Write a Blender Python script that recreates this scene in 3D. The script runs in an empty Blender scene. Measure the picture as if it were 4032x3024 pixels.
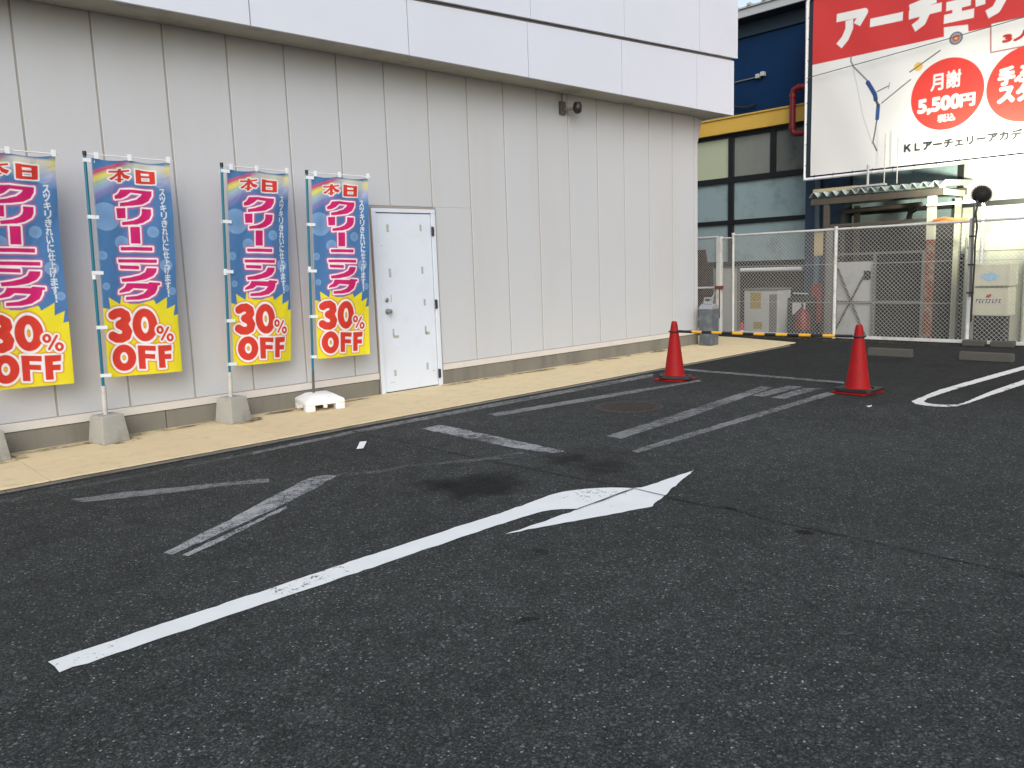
import bpy, bmesh, math, random
import numpy as np
from mathutils import Vector, Matrix
random.seed(7)
R = math.radians
scene = bpy.context.scene
C = scene.collection

# ------------------------------------------------------------------ camera, sky, sun, exposure
cam_d = bpy.data.cameras.new('camera'); cam = bpy.data.objects.new('camera', cam_d); C.objects.link(cam)
cam_d.sensor_width = 36.0; cam_d.lens = 36.0 * 3144.2 / 4032.0; cam_d.clip_end = 3000; cam_d.clip_start = 0.05
cam.matrix_world = Matrix(((0.729622, 0.124805, -0.672365, -1.7552), (-0.682934, 0.082107, -0.725850, 0.0),
                           (-0.035384, 0.988778, 0.145141, 1.41157), (0, 0, 0, 1)))
scene.camera = cam

SUN_ELEV, SUN_AZ = R(33), R(222)          # azimuth clockwise from +Y: behind the camera, a little to its left
world = bpy.data.worlds.new('World'); scene.world = world; world.use_nodes = True
nt = world.node_tree; bg = nt.nodes['Background']
sky = nt.nodes.new('ShaderNodeTexSky'); sky.sky_type = 'NISHITA'; sky.sun_disc = False
sky.sun_elevation = SUN_ELEV; sky.sun_rotation = SUN_AZ; sky.air_density = 1.6; sky.dust_density = 2.0; sky.ozone_density = 1.0
hs = nt.nodes.new('ShaderNodeHueSaturation'); hs.inputs['Saturation'].default_value = 0.70   # overcast: almost no colour
nt.links.new(sky.outputs[0], hs.inputs['Color']); nt.links.new(hs.outputs[0], bg.inputs[0]); bg.inputs[1].default_value = 0.12
sun_d = bpy.data.lights.new('sun', 'SUN'); sun_d.energy = 1.0; sun_d.angle = R(46); sun_d.color = (1.0, 0.985, 0.965)
sun = bpy.data.objects.new('sun', sun_d); C.objects.link(sun)
dv = Vector((math.sin(SUN_AZ) * math.cos(SUN_ELEV), math.cos(SUN_AZ) * math.cos(SUN_ELEV), math.sin(SUN_ELEV)))
sun.rotation_euler = dv.to_track_quat('Z', 'Y').to_euler(); sun.location = dv * 40
vs = scene.view_settings
scene.display_settings.display_device = 'sRGB'; vs.view_transform = 'Standard'; vs.look = 'None'; vs.gamma = 1.0; vs.exposure = 0.62
vs.use_curve_mapping = False

# ------------------------------------------------------------------ helpers
def lin(r, g, b):
    f = lambda c: c / 12.92 if c <= 0.04045 else ((c + 0.055) / 1.055) ** 2.4
    return (f(r / 255), f(g / 255), f(b / 255))

class MB:
    """collects boxes, bars, tubes, prisms and builds ONE mesh object"""
    def __init__(s): s.v = []; s.f = []
    def add(s, vs, fs):
        o = len(s.v); s.v += [tuple(p) for p in vs]; s.f += [tuple(i + o for i in f) for f in fs]; return s
    def box(s, x0, x1, y0, y1, z0, z1):
        v = [(x, y, z) for z in (z0, z1) for y in (y0, y1) for x in (x0, x1)]
        return s.add(v, [(0, 2, 3, 1), (4, 5, 7, 6), (0, 1, 5, 4), (2, 6, 7, 3), (0, 4, 6, 2), (1, 3, 7, 5)])
    def obox(s, c, sx, sy, sz, rz=0.0, rx=0.0, ry=0.0):
        m = Matrix.Translation(c) @ Matrix.Rotation(rz, 4, 'Z') @ Matrix.Rotation(ry, 4, 'Y') @ Matrix.Rotation(rx, 4, 'X')
        v = [m @ Vector((x * sx / 2, y * sy / 2, z * sz / 2)) for z in (-1, 1) for y in (-1, 1) for x in (-1, 1)]
        return s.add(v, [(0, 2, 3, 1), (4, 5, 7, 6), (0, 1, 5, 4), (2, 6, 7, 3), (0, 4, 6, 2), (1, 3, 7, 5)])
    def tube(s, pts, r, n=10, cap=True, closed=False):
        pts = [Vector(p) for p in pts]; rs = r if isinstance(r, (list, tuple)) else [r] * len(pts)
        rings = []; prev = None
        for i, p in enumerate(pts):
            a = pts[i - 1] if i else (pts[-1] if closed else p); b = pts[i + 1] if i < len(pts) - 1 else (pts[0] if closed else p)
            d = (b - a).normalized()
            if prev is None:
                u = d.orthogonal().normalized()
            else:
                u = (prev - d * prev.dot(d)).normalized()
            prev = u; w = d.cross(u)
            rings.append([p + (u * math.cos(2 * math.pi * k / n) + w * math.sin(2 * math.pi * k / n)) * rs[i] for k in range(n)])
        o = len(s.v); s.v += [tuple(p) for q in rings for p in q]; m = len(rings)
        for i in range(m if closed else m - 1):
            j = (i + 1) % m
            for k in range(n):
                k2 = (k + 1) % n; s.f.append((o + i * n + k, o + i * n + k2, o + j * n + k2, o + j * n + k))
        if cap and not closed:
            s.f.append(tuple(o + k for k in reversed(range(n)))); s.f.append(tuple(o + (m - 1) * n + k for k in range(n)))
        return s
    def lathe(s, prof, n=24, c=(0, 0, 0), axis='Z', cap=True):
        o = len(s.v)
        for r, z in prof:
            for k in range(n):
                a = 2 * math.pi * k / n; x, y = r * math.cos(a), r * math.sin(a)
                p = (x, y, z) if axis == 'Z' else ((z, x, y) if axis == 'X' else (x, z, y))
                s.v.append((c[0] + p[0], c[1] + p[1], c[2] + p[2]))
        for i in range(len(prof) - 1):
            for k in range(n):
                k2 = (k + 1) % n; s.f.append((o + i * n + k, o + i * n + k2, o + (i + 1) * n + k2, o + (i + 1) * n + k))
        if cap:
            s.f.append(tuple(o + k for k in reversed(range(n)))); m = len(prof) - 1; s.f.append(tuple(o + m * n + k for k in range(n)))
        return s
    def prism(s, poly, z0, z1):
        n = len(poly)
        return s.add([(x, y, z0) for x, y in poly] + [(x, y, z1) for x, y in poly],
                     [tuple(reversed(range(n))), tuple(range(n, 2 * n))] + [(i, (i + 1) % n, n + (i + 1) % n, n + i) for i in range(n)])
    def sheet(s, poly, z):
        a = sum(poly[i - 1][0] * poly[i][1] - poly[i][0] * poly[i - 1][1] for i in range(len(poly)))
        if a < 0: poly = poly[::-1]
        return s.add([(x, y, z) for x, y in poly], [tuple(range(len(poly)))])
    def build(s, name, mat, parent=None, smooth=False, bevel=0.0, seg=2, loc=None):
        me = bpy.data.meshes.new(name); me.from_pydata(s.v, [], s.f); me.materials.append(mat)
        bm = bmesh.new(); bm.from_mesh(me); bmesh.ops.recalc_face_normals(bm, faces=bm.faces)
        if bevel:
            ed = [e for e in bm.edges if len(e.link_faces) == 2 and e.calc_face_angle(0) > 0.5]
            bmesh.ops.bevel(bm, geom=ed, offset=bevel, segments=seg, profile=0.6, affect='EDGES', clamp_overlap=True)
        bm.to_mesh(me); bm.free()
        if smooth:
            for p in me.polygons: p.use_smooth = True
            me.set_sharp_from_angle(angle=R(38))
        o = bpy.data.objects.new(name, me); C.objects.link(o)
        if loc: o.location = loc
        if parent is not None: o.parent = parent
        return o

def thing(name, label, cat, loc=(0, 0, 0), rz=0.0, group=None):
    o = bpy.data.objects.new(name, None); C.objects.link(o); o.location = loc; o.rotation_euler = (0, 0, rz); o.empty_display_size = 0.2
    return tag(o, label, cat, group)
def tag(o, label, cat, group=None):
    o['label'] = label; o['category'] = cat
    if group: o['group'] = group
    return o
def struct(o): o['kind'] = 'structure'; return o
def copy_tree(o, parent=None):
    c = o.copy(); C.objects.link(c)
    if parent is not None: c.parent = parent
    for ch in [x for x in o.children]: copy_tree(ch, c)
    return c

# ------------------------------------------------------------------ materials
def mat(name, col, rough=0.6, metal=0.0, var=0.08, scale=6.0, bump=0.0, bscale=60.0, spec=0.5, dirt=None, dirt_amt=0.0, dscale=2.5, streak=False, coat=0.0):
    m = bpy.data.materials.new(name); m.use_nodes = True; t = m.node_tree; N = t.nodes; L = t.links; b = N['Principled BSDF']
    b.inputs['Roughness'].default_value = rough; b.inputs['Metallic'].default_value = metal; b.inputs['Specular IOR Level'].default_value = spec
    b.inputs['Coat Weight'].default_value = coat
    tc = N.new('ShaderNodeTexCoord'); n = N.new('ShaderNodeTexNoise'); n.inputs['Scale'].default_value = scale; n.inputs['Detail'].default_value = 6
    L.new(tc.outputs['Object'], n.inputs['Vector'])
    mx = N.new('ShaderNodeMix'); mx.data_type = 'RGBA'
    mx.inputs[6].default_value = tuple(c * (1 - var) for c in col) + (1,); mx.inputs[7].default_value = tuple(min(1, c * (1 + var)) for c in col) + (1,)
    L.new(n.outputs['Fac'], mx.inputs[0]); out = mx.outputs[2]
    if dirt is not None:
        n2 = N.new('ShaderNodeTexNoise'); n2.inputs['Scale'].default_value = dscale; n2.inputs['Detail'].default_value = 9; n2.inputs['Roughness'].default_value = 0.65
        if streak:
            mp = N.new('ShaderNodeMapping'); mp.inputs['Scale'].default_value = (1, 1, 0.12); L.new(tc.outputs['Object'], mp.inputs[0]); L.new(mp.outputs[0], n2.inputs['Vector'])
        else: L.new(tc.outputs['Object'], n2.inputs['Vector'])
        rp = N.new('ShaderNodeValToRGB'); rp.color_ramp.elements[0].position = 0.50; rp.color_ramp.elements[1].position = 0.72
        rp.color_ramp.elements[0].color = (0, 0, 0, 1); rp.color_ramp.elements[1].color = (dirt_amt,) * 3 + (1,)
        L.new(n2.outputs['Fac'], rp.inputs[0]); m2 = N.new('ShaderNodeMix'); m2.data_type = 'RGBA'
        L.new(rp.outputs[0], m2.inputs[0]); L.new(out, m2.inputs[6]); m2.inputs[7].default_value = tuple(dirt) + (1,); out = m2.outputs[2]
    L.new(out, b.inputs['Base Color'])
    if bump:
        n3 = N.new('ShaderNodeTexNoise'); n3.inputs['Scale'].default_value = bscale; n3.inputs['Detail'].default_value = 4
        L.new(tc.outputs['Object'], n3.inputs['Vector']); bp = N.new('ShaderNodeBump'); bp.inputs['Strength'].default_value = bump; bp.inputs['Distance'].default_value = 0.01
        L.new(n3.outputs['Fac'], bp.inputs['Height']); L.new(bp.outputs[0], b.inputs['Normal'])
    return m

def print_mat(name, rough=0.75, transl=0.0, wrinkle=0.45):
    """printed sheet: the print is a colour attribute painted on the mesh"""
    m = bpy.data.materials.new(name); m.use_nodes = True; t = m.node_tree; N = t.nodes; L = t.links; b = N['Principled BSDF']
    a = N.new('ShaderNodeAttribute'); a.attribute_name = 'print'; L.new(a.outputs['Color'], b.inputs['Base Color'])
    b.inputs['Roughness'].default_value = rough; b.inputs['Specular IOR Level'].default_value = 0.25
    tc = N.new('ShaderNodeTexCoord'); n3 = N.new('ShaderNodeTexNoise'); n3.inputs['Scale'].default_value = 7; n3.inputs['Detail'].default_value = 4; n3.inputs['Distortion'].default_value = 1.2
    L.new(tc.outputs['Object'], n3.inputs['Vector']); bp = N.new('ShaderNodeBump'); bp.inputs['Strength'].default_value = wrinkle; bp.inputs['Distance'].default_value = 0.02
    L.new(n3.outputs['Fac'], bp.inputs['Height']); L.new(bp.outputs[0], b.inputs['Normal'])
    if transl:
        tr = N.new('ShaderNodeBsdfTranslucent'); L.new(a.outputs['Color'], tr.inputs[0]); ms = N.new('ShaderNodeMixShader'); ms.inputs[0].default_value = transl
        L.new(b.outputs[0], ms.inputs[1]); L.new(tr.outputs[0], ms.inputs[2]); L.new(ms.outputs[0], N['Material Output'].inputs[0])
    return m

def paint_mat(name, col, cover, scale=18.0, rough=0.7, soft=0.12, streak=None, chip=0.0):
    """road paint: worn through to the asphalt below where the noise says so (transparent there)"""
    m = bpy.data.materials.new(name); m.use_nodes = True; t = m.node_tree; N = t.nodes; L = t.links; b = N['Principled BSDF']
    b.inputs['Roughness'].default_value = rough
    tc = N.new('ShaderNodeTexCoord')
    n0 = N.new('ShaderNodeTexNoise'); n0.inputs['Scale'].default_value = 5; n0.inputs['Detail'].default_value = 8; L.new(tc.outputs['Object'], n0.inputs['Vector'])
    mx = N.new('ShaderNodeMix'); mx.data_type = 'RGBA'; mx.inputs[6].default_value = tuple(c * 0.9 for c in col) + (1,); mx.inputs[7].default_value = tuple(c * 1.06 for c in col) + (1,)
    L.new(n0.outputs['Fac'], mx.inputs[0]); L.new(mx.outputs[2], b.inputs['Base Color'])
    n1 = N.new('ShaderNodeTexNoise'); n1.inputs['Scale'].default_value = scale; n1.inputs['Detail'].default_value = 10; n1.inputs['Roughness'].default_value = 0.72; L.new(tc.outputs['Object'], n1.inputs['Vector'])
    n2 = N.new('ShaderNodeTexNoise'); n2.inputs['Scale'].default_value = 1.7; n2.inputs['Detail'].default_value = 3; L.new(tc.outputs['Object'], n2.inputs['Vector'])
    n4 = N.new('ShaderNodeTexVoronoi'); n4.inputs['Scale'].default_value = 110; L.new(tc.outputs['Object'], n4.inputs['Vector'])
    ad = N.new('ShaderNodeMath'); ad.operation = 'MULTIPLY_ADD'; ad.inputs[1].default_value = 0.9; L.new(n2.outputs['Fac'], ad.inputs[0]); L.new(n1.outputs['Fac'], ad.inputs[2])
    sub = N.new('ShaderNodeMath'); sub.operation = 'MULTIPLY_ADD'; sub.inputs[1].default_value = chip; L.new(n4.outputs['Distance'], sub.inputs[0]); L.new(ad.outputs[0], sub.inputs[2])
    mr = N.new('ShaderNodeMapRange'); L.new(sub.outputs[0], mr.inputs['Value'])
    mr.inputs['From Min'].default_value = 1.35 - cover - soft; mr.inputs['From Max'].default_value = 1.35 - cover + soft
    tr = N.new('ShaderNodeBsdfTransparent'); ms = N.new('ShaderNodeMixShader')
    L.new(mr.outputs[0], ms.inputs[0]); L.new(tr.outputs[0], ms.inputs[1]); L.new(b.outputs[0], ms.inputs[2]); L.new(ms.outputs[0], N['Material Output'].inputs[0])
    return m

def emis_mat(name, col, strength):
    m = bpy.data.materials.new(name); m.use_nodes = True; b = m.node_tree.nodes['Principled BSDF']
    b.inputs['Base Color'].default_value = tuple(col) + (1,); b.inputs['Emission Color'].default_value = tuple(col) + (1,); b.inputs['Emission Strength'].default_value = strength
    return m

def asphalt_mat():
    m = bpy.data.materials.new('asphalt'); m.use_nodes = True; t = m.node_tree; N = t.nodes; L = t.links; b = N['Principled BSDF']
    geo = N.new('ShaderNodeTexCoord'); P = geo.outputs['Object']
    def noise(sc, det=4, ro=0.5):
        n = N.new('ShaderNodeTexNoise'); n.inputs['Scale'].default_value = sc; n.inputs['Detail'].default_value = det; n.inputs['Roughness'].default_value = ro; L.new(P, n.inputs['Vector']); return n.outputs['Fac']
    def ramp(src, stops):
        r = N.new('ShaderNodeValToRGB'); e = r.color_ramp.elements
        while len(e) < len(stops): e.new(0.5)
        for k, (p, c) in enumerate(stops): e[k].position = p; e[k].color = (c, c, c, 1) if not isinstance(c, tuple) else c + (1,)
        L.new(src, r.inputs[0]); return r.outputs[0]
    def mixc(f, a, bb, mode='MIX'):
        x = N.new('ShaderNodeMix'); x.data_type = 'RGBA'; x.blend_type = mode
        for s_, i in ((f, 0), (a, 6), (bb, 7)):
            if hasattr(s_, 'is_linked'): L.new(s_, x.inputs[i])
            elif i == 0: x.inputs[0].default_value = s_
            else: x.inputs[i].default_value = s_ + (1,)
        return x.outputs[2]
    # stones: every voronoi cell is one chip of aggregate with its own grey
    v = N.new('ShaderNodeTexVoronoi'); v.inputs['Scale'].default_value = 155; L.new(P, v.inputs['Vector'])
    sp = N.new('ShaderNodeSeparateColor'); L.new(v.outputs['Color'], sp.inputs[0])
    stone = ramp(sp.outputs[0], [(0.0, 0.029), (0.35, 0.043), (0.72, 0.059), (0.93, 0.086), (0.988, 0.13), (1.0, 0.36)])
    tint = mixc(sp.outputs[1], (0.90, 1.01, 1.03), (0.96, 1.01, 0.98))
    stone = mixc(1.0, stone, tint, 'MULTIPLY')
    edge = ramp(v.outputs['Distance'], [(0.0, 1.0), (0.5, 0.95), (0.8, 0.5), (1.0, 0.4)])
    col = mixc(0.6, stone, edge, 'MULTIPLY')
    # big chips, sparse
    v2 = N.new('ShaderNodeTexVoronoi'); v2.inputs['Scale'].default_value = 52; L.new(P, v2.inputs['Vector'])
    s2 = N.new('ShaderNodeSeparateColor'); L.new(v2.outputs['Color'], s2.inputs[0])
    big = ramp(s2.outputs[2], [(0.0, 0.0), (0.90, 0.0), (0.93, 0.25), (0.985, 0.45), (1.0, 1.0)])
    inside = ramp(v2.outputs['Distance'], [(0.0, 1.0), (0.33, 1.0), (0.42, 0.0), (1.0, 0.0)])
    bm_ = N.new('ShaderNodeMath'); bm_.operation = 'MULTIPLY'; L.new(big, bm_.inputs[0]); L.new(inside, bm_.inputs[1])
    col = mixc(bm_.outputs[0], col, (0.15, 0.157, 0.158))
    # worn / bituminous blotches
    f1 = ramp(noise(0.55, 6, 0.6), [(0.33, 0.84), (0.68, 1.14)])
    col = mixc(1.0, col, f1, 'MULTIPLY')
    f2 = ramp(noise(6.0, 5, 0.6), [(0.3, 0.82), (0.7, 1.16)])
    col = mixc(1.0, col, f2, 'MULTIPLY')
    # darker, flatter tone blended in beyond the cross line, with a ragged edge
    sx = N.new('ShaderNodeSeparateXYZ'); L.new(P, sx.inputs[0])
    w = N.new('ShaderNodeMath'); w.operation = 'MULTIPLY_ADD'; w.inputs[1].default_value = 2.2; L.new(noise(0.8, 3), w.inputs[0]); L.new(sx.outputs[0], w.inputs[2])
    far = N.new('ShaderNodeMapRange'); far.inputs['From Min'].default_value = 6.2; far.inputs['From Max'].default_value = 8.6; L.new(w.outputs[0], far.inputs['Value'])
    far_tone = mixc(1.0, mixc(0.4, (0.0105, 0.0105, 0.0098), stone, 'MIX'), f2, 'MULTIPLY')
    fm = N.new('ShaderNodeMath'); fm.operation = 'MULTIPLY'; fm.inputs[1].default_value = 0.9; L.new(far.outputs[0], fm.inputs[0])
    col = mixc(fm.outputs[0], col, far_tone)
    # oil drips
    wob = N.new('ShaderNodeVectorMath'); wob.operation = 'MULTIPLY_ADD'
    nz = N.new('ShaderNodeTexNoise'); nz.inputs['Scale'].default_value = 5; nz.inputs['Detail'].default_value = 6; L.new(P, nz.inputs['Vector'])
    L.new(nz.outputs['Color'], wob.inputs[0]); wob.inputs[1].default_value = (0.42, 0.42, 0.0); L.new(P, wob.inputs[2])
    for x, y, rad, amt in ((1.48, 3.87, 0.30, 0.75), (1.37, 4.10, 0.16, 0.6), (1.80, 3.97, 0.22, 0.45), (2.43, 3.95, 0.20, 0.6), (2.41, 3.57, 0.22, 0.5), (2.01, 1.93, 0.06, 0.8), (2.7, 3.8, 0.3, 0.25), (8.9, 3.6, 0.22, 0.35), (9.1, 4.3, 0.3, 0.3), (-0.9, 5.0, 0.35, 0.2), (0.35, 2.2, 0.05, 0.7), (0.9, 2.75, 0.05, 0.6)):
        d = N.new('ShaderNodeVectorMath'); d.operation = 'DISTANCE'; L.new(wob.outputs[0], d.inputs[0]); d.inputs[1].default_value = (x + 0.21, y + 0.21, 0)
        r_ = N.new('ShaderNodeMapRange'); r_.interpolation_type = 'SMOOTHSTEP'; r_.inputs['From Min'].default_value = rad * 1.25; r_.inputs['From Max'].default_value = rad * 0.45
        r_.inputs['To Max'].default_value = amt; L.new(d.outputs['Value'], r_.inputs['Value'])
        col = mixc(r_.outputs[0], col, (0.010, 0.010, 0.0105))
    L.new(col, b.inputs['Base Color'])
    b.inputs['Roughness'].default_value = 0.9; b.inputs['Specular IOR Level'].default_value = 0.09
    h = N.new('ShaderNodeMath'); h.operation = 'MULTIPLY_ADD'; h.inputs[1].default_value = -1.0; L.new(v.outputs['Distance'], h.inputs[0]); L.new(sp.outputs[2], h.inputs[2])
    bp = N.new('ShaderNodeBump'); bp.inputs['Strength'].default_value = 0.6; bp.inputs['Distance'].default_value = 0.003; L.new(h.outputs[0], bp.inputs['Height']); L.new(bp.outputs[0], b.inputs['Normal'])
    return m

# ------------------------------------------------------------------ canvas: prints painted onto the vertices of a fine sheet
class Canvas:
    def __init__(s, w, h, cell, col):
        s.w, s.h = w, h; s.nx = int(round(w / cell)) + 1; s.ny = int(round(h / cell)) + 1; s.cell = w / (s.nx - 1)
        s.X, s.Y = np.meshgrid(np.linspace(0, w, s.nx), np.linspace(0, h, s.ny)); s.rgb = np.empty((s.ny, s.nx, 3)); s.rgb[:] = col
    def cov(s, sd, soft=None): return np.clip(0.5 - sd / (soft or s.cell), 0, 1)
    def paint(s, cv, col): s.rgb[:] = s.rgb * (1 - cv[..., None]) + np.array(col) * cv[..., None]
    def seg(s, pts, closed=False):
        d = np.full(s.X.shape, 1e9); q = list(pts) + ([pts[0]] if closed else [])
        for (x0, y0), (x1, y1) in zip(q[:-1], q[1:]):
            ex, ey = x1 - x0, y1 - y0; t = np.clip(((s.X - x0) * ex + (s.Y - y0) * ey) / max(ex * ex + ey * ey, 1e-12), 0, 1)
            d = np.minimum(d, np.hypot(s.X - x0 - t * ex, s.Y - y0 - t * ey))
        return d
    def butt(s, pts, w):
        d = np.full(s.X.shape, 1e9)
        for (x0, y0), (x1, y1) in zip(pts[:-1], pts[1:]):
            L_ = math.hypot(x1 - x0, y1 - y0); ex, ey = (x1 - x0) / L_, (y1 - y0) / L_; u = (s.X - x0) * ex + (s.Y - y0) * ey; v = np.abs((s.Y - y0) * ex - (s.X - x0) * ey)
            d = np.minimum(d, np.maximum(np.maximum(-u, u - L_), v - w))
        for c in pts[1:-1]: d = np.minimum(d, s.circ(c, w))
        return d
    def poly(s, pts):
        d = s.seg(pts, True); ins = np.zeros(s.X.shape, bool); n = len(pts)
        for i in range(n):
            (x0, y0), (x1, y1) = pts[i], pts[(i + 1) % n]
            if y0 == y1: continue
            c = ((y0 > s.Y) != (y1 > s.Y)) & (s.X < (x1 - x0) * (s.Y - y0) / (y1 - y0) + x0); ins ^= c
        return np.where(ins, -d, d)
    def circ(s, c, r): return np.hypot(s.X - c[0], s.Y - c[1]) - r
    def ell(s, c, rx, ry): return (np.hypot((s.X - c[0]) / rx, (s.Y - c[1]) / ry) - 1) * min(rx, ry)
    def text(s, body, x0, y0, x1, y1, bold=0.0, ydown=False, keep=False):
        """coverage of the text fitted in a box, from the outlines of Blender's own built-in font"""
        cu = bpy.data.curves.new('t', 'FONT'); cu.body = body; cu.resolution_u = 4; cu.offset = 0.0
        o = bpy.data.objects.new('t', cu); C.objects.link(o); dg = bpy.context.evaluated_depsgraph_get(); dg.update()
        me = o.evaluated_get(dg).to_mesh(); me.calc_loop_triangles()
        V = np.array([v.co[:2] for v in me.vertices]).reshape(-1, 2); T = [tuple(t.vertices) for t in me.loop_triangles]
        o.evaluated_get(dg).to_mesh_clear(); bpy.data.objects.remove(o); bpy.data.curves.remove(cu)
        if len(V) == 0: return np.zeros(s.X.shape)
        lo, hi = V.min(0), V.max(0); sc = np.array([(x1 - x0), (y1 - y0)]) / (hi - lo)
        if keep: sc[:] = sc.min()
        V = (V - (lo + hi) / 2) * sc
        if ydown: V[:, 1] *= -1
        V += np.array([(x0 + x1) / 2, (y0 + y1) / 2])
        K = 4; g = s.cell / K; nx, ny = s.nx * K, s.ny * K; B = np.zeros((ny, nx), bool); off = s.cell / 2 - g / 2
        for t in T:
            p = V[list(t)]; i0 = max(0, int((p[:, 0].min() + off) / g)); i1 = min(nx, int((p[:, 0].max() + off) / g) + 2); j0 = max(0, int((p[:, 1].min() + off) / g)); j1 = min(ny, int((p[:, 1].max() + off) / g) + 2)
            if i1 <= i0 or j1 <= j0: continue
            xx, yy = np.meshgrid(np.arange(i0, i1) * g - off, np.arange(j0, j1) * g - off); sgn = []
            for k in range(3):
                a, b_ = p[k], p[(k + 1) % 3]; sgn.append((b_[0] - a[0]) * (yy - a[1]) - (b_[1] - a[1]) * (xx - a[0]))
            B[j0:j1, i0:i1] |= ((sgn[0] >= 0) & (sgn[1] >= 0) & (sgn[2] >= 0)) | ((sgn[0] <= 0) & (sgn[1] <= 0) & (sgn[2] <= 0))
        if bold:
            rr = bold / g; O = B.copy()
            for k in range(16):
                for f in (1.0, 0.55):
                    O |= np.roll(np.roll(B, int(round(rr * f * math.cos(k * math.pi / 8))), 1), int(round(rr * f * math.sin(k * math.pi / 8))), 0)
            B = O
        return B.reshape(s.ny, K, s.nx, K).mean((1, 3))
    def mesh(s, name, fn, material, parent=None):
        """fn(X, Y) -> (x, y, z) arrays"""
        x, y, z = fn(s.X, s.Y); co = np.stack([x, y, z], -1).reshape(-1, 3).astype(np.float32)
        me = bpy.data.meshes.new(name); i = np.arange(s.nx * s.ny).reshape(s.ny, s.nx)
        q = np.stack([i[:-1, :-1], i[:-1, 1:], i[1:, 1:], i[1:, :-1]], -1).reshape(-1, 4)
        me.vertices.add(len(co)); me.vertices.foreach_set('co', co.ravel()); me.loops.add(q.size); me.loops.foreach_set('vertex_index', q.ravel().astype(np.int32))
        me.polygons.add(len(q)); me.polygons.foreach_set('loop_start', np.arange(0, q.size, 4, dtype=np.int32))
        me.polygons.foreach_set('use_smooth', np.ones(len(q), bool)); me.update(calc_edges=True)
        at = me.color_attributes.new('print', 'FLOAT_COLOR', 'POINT'); at.data.foreach_set('color', np.concatenate([np.clip(s.rgb, 0, 1), np.ones((s.ny, s.nx, 1))], -1).astype(np.float32).ravel())
        me.materials.append(material); o = bpy.data.objects.new(name, me); C.objects.link(o)
        if parent is not None: o.parent = parent
        return o
ARROW=[(-1.139,3.289),(-0.527,3.307),(0.381,3.331),(0.671,3.335),(0.927,3.343),(1.102,3.339),(1.297,3.346),(1.53,3.365),(1.648,3.378),(1.76,3.367),(1.827,3.341),(1.899,3.304),(1.963,3.258),(2.028,3.199),(2.08,3.13),(2.108,3.084),(2.155,3.052),(2.217,3.046),(2.49,3.042),(2.712,3.037),(2.367,2.928),(2.088,2.831),(1.877,2.756),(1.625,2.837),(1.334,2.939),(1.201,2.981),(0.983,3.051),(1.224,3.044),(1.38,3.049),(1.577,3.043),(1.5,3.122),(1.449,3.157),(1.387,3.179),(1.235,3.190),(1.008,3.192),(0.745,3.188),(0.478,3.183),(0.277,3.178),(-0.508,3.173),(-1.131,3.163)]
CRACK=[(1.979,6.173),(1.957,5.995),(1.996,5.351),(1.996,4.761),(2.0,4.362),(2.04,3.878),(2.062,3.495),(2.102,3.079),(2.089,2.819),(2.092,2.565),(2.121,2.354),(2.119,2.433),(2.098,2.199),(2.079,2.079),(2.092,1.782),(2.106,1.527),(2.108,1.289),(2.113,0.883)]
CRACK2=[(2.087,3.067),(1.949,3.065),(1.783,3.048),(1.674,3.048),(1.565,3.046)]
WORN=[[(0.987,6.082),(2.008,6.161),(3.702,6.19),(6.419,6.166),(6.194,5.997),(3.563,6.034),(1.94,6.053),(0.945,5.993)],[(3.251,5.773),(4.668,5.602),(6.255,5.386),(6.184,5.291),(4.501,5.457),(3.234,5.616)],[(2.415,5.723),(2.619,5.735),(2.638,5.657),(2.602,4.623),(2.585,4.109),(2.487,4.124),(2.409,4.539),(2.427,5.439)],[(3.188,4.217),(4.118,4.299),(6.233,4.538),(6.214,4.396),(4.142,4.129),(3.18,4.055)],[(2.891,3.721),(3.31,3.743),(6.217,3.793),(6.172,3.673),(3.412,3.651),(2.88,3.646)],[(5.616,4.299),(5.983,4.332),(6.407,4.32),(6.422,4.155),(5.917,4.17),(5.606,4.169)],[(5.601,4.081),(6.356,4.115),(6.426,3.942),(6.026,3.947),(5.609,3.942)],[(7.019,6.127),(7.014,5.886),(7.0,3.966),(6.87,3.895),(6.865,5.787),(6.894,6.04)],[(-0.438,5.728),(-0.155,5.64),(0.127,5.477),(0.453,5.308),(0.681,5.174),(0.633,5.077),(0.414,5.219),(0.079,5.347),(-0.405,5.581)],[(-0.395,4.192),(0.04,4.44),(0.516,4.744),(0.87,4.958),(1.007,4.936),(1.038,4.861),(0.766,4.677),(0.441,4.503),(-0.093,4.244),(-0.373,4.121)],[(-0.335,4.079),(-0.121,4.179),(0.444,4.465),(0.431,4.416),(-0.126,4.122),(-0.327,4.032)],[(1.054,4.9),(1.338,4.756),(1.551,4.731),(1.927,4.512),(2.364,4.279),(2.31,4.205),(1.866,4.438),(1.502,4.663),(1.288,4.682),(1.012,4.828)],[(2.123,4.422),(2.35,4.36),(2.333,4.247),(2.294,4.207),(2.111,4.351)]]
BAYO=[(12.921,2.569),(9.302,2.804),(8.197,2.985),(6.948,2.959),(6.16,2.925),(6.032,2.843),(5.999,2.749),(5.997,2.669),(6.034,2.576),(6.086,2.516),(6.283,2.489),(7.304,2.432),(7.787,2.41),(10.781,2.182),(11.177,2.253),(8.057,2.48),(7.128,2.519),(6.309,2.524),(6.182,2.561),(6.137,2.611),(6.115,2.67),(6.117,2.724),(6.151,2.791),(6.222,2.837),(6.43,2.877),(7.219,2.829),(8.219,2.836),(8.976,2.719),(12.459,2.485)]
STAINS=[(1.48,3.871),(1.373,4.096),(1.784,3.972),(2.432,3.949),(2.413,3.569),(2.008,1.933)]
PAPER=[(1.584,5.473),(1.744,5.674),(1.789,5.639),(1.626,5.438)]
PAPER2=[(5.667,3.144),(5.718,3.116),(5.641,3.084),(5.6,3.101)]
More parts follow.
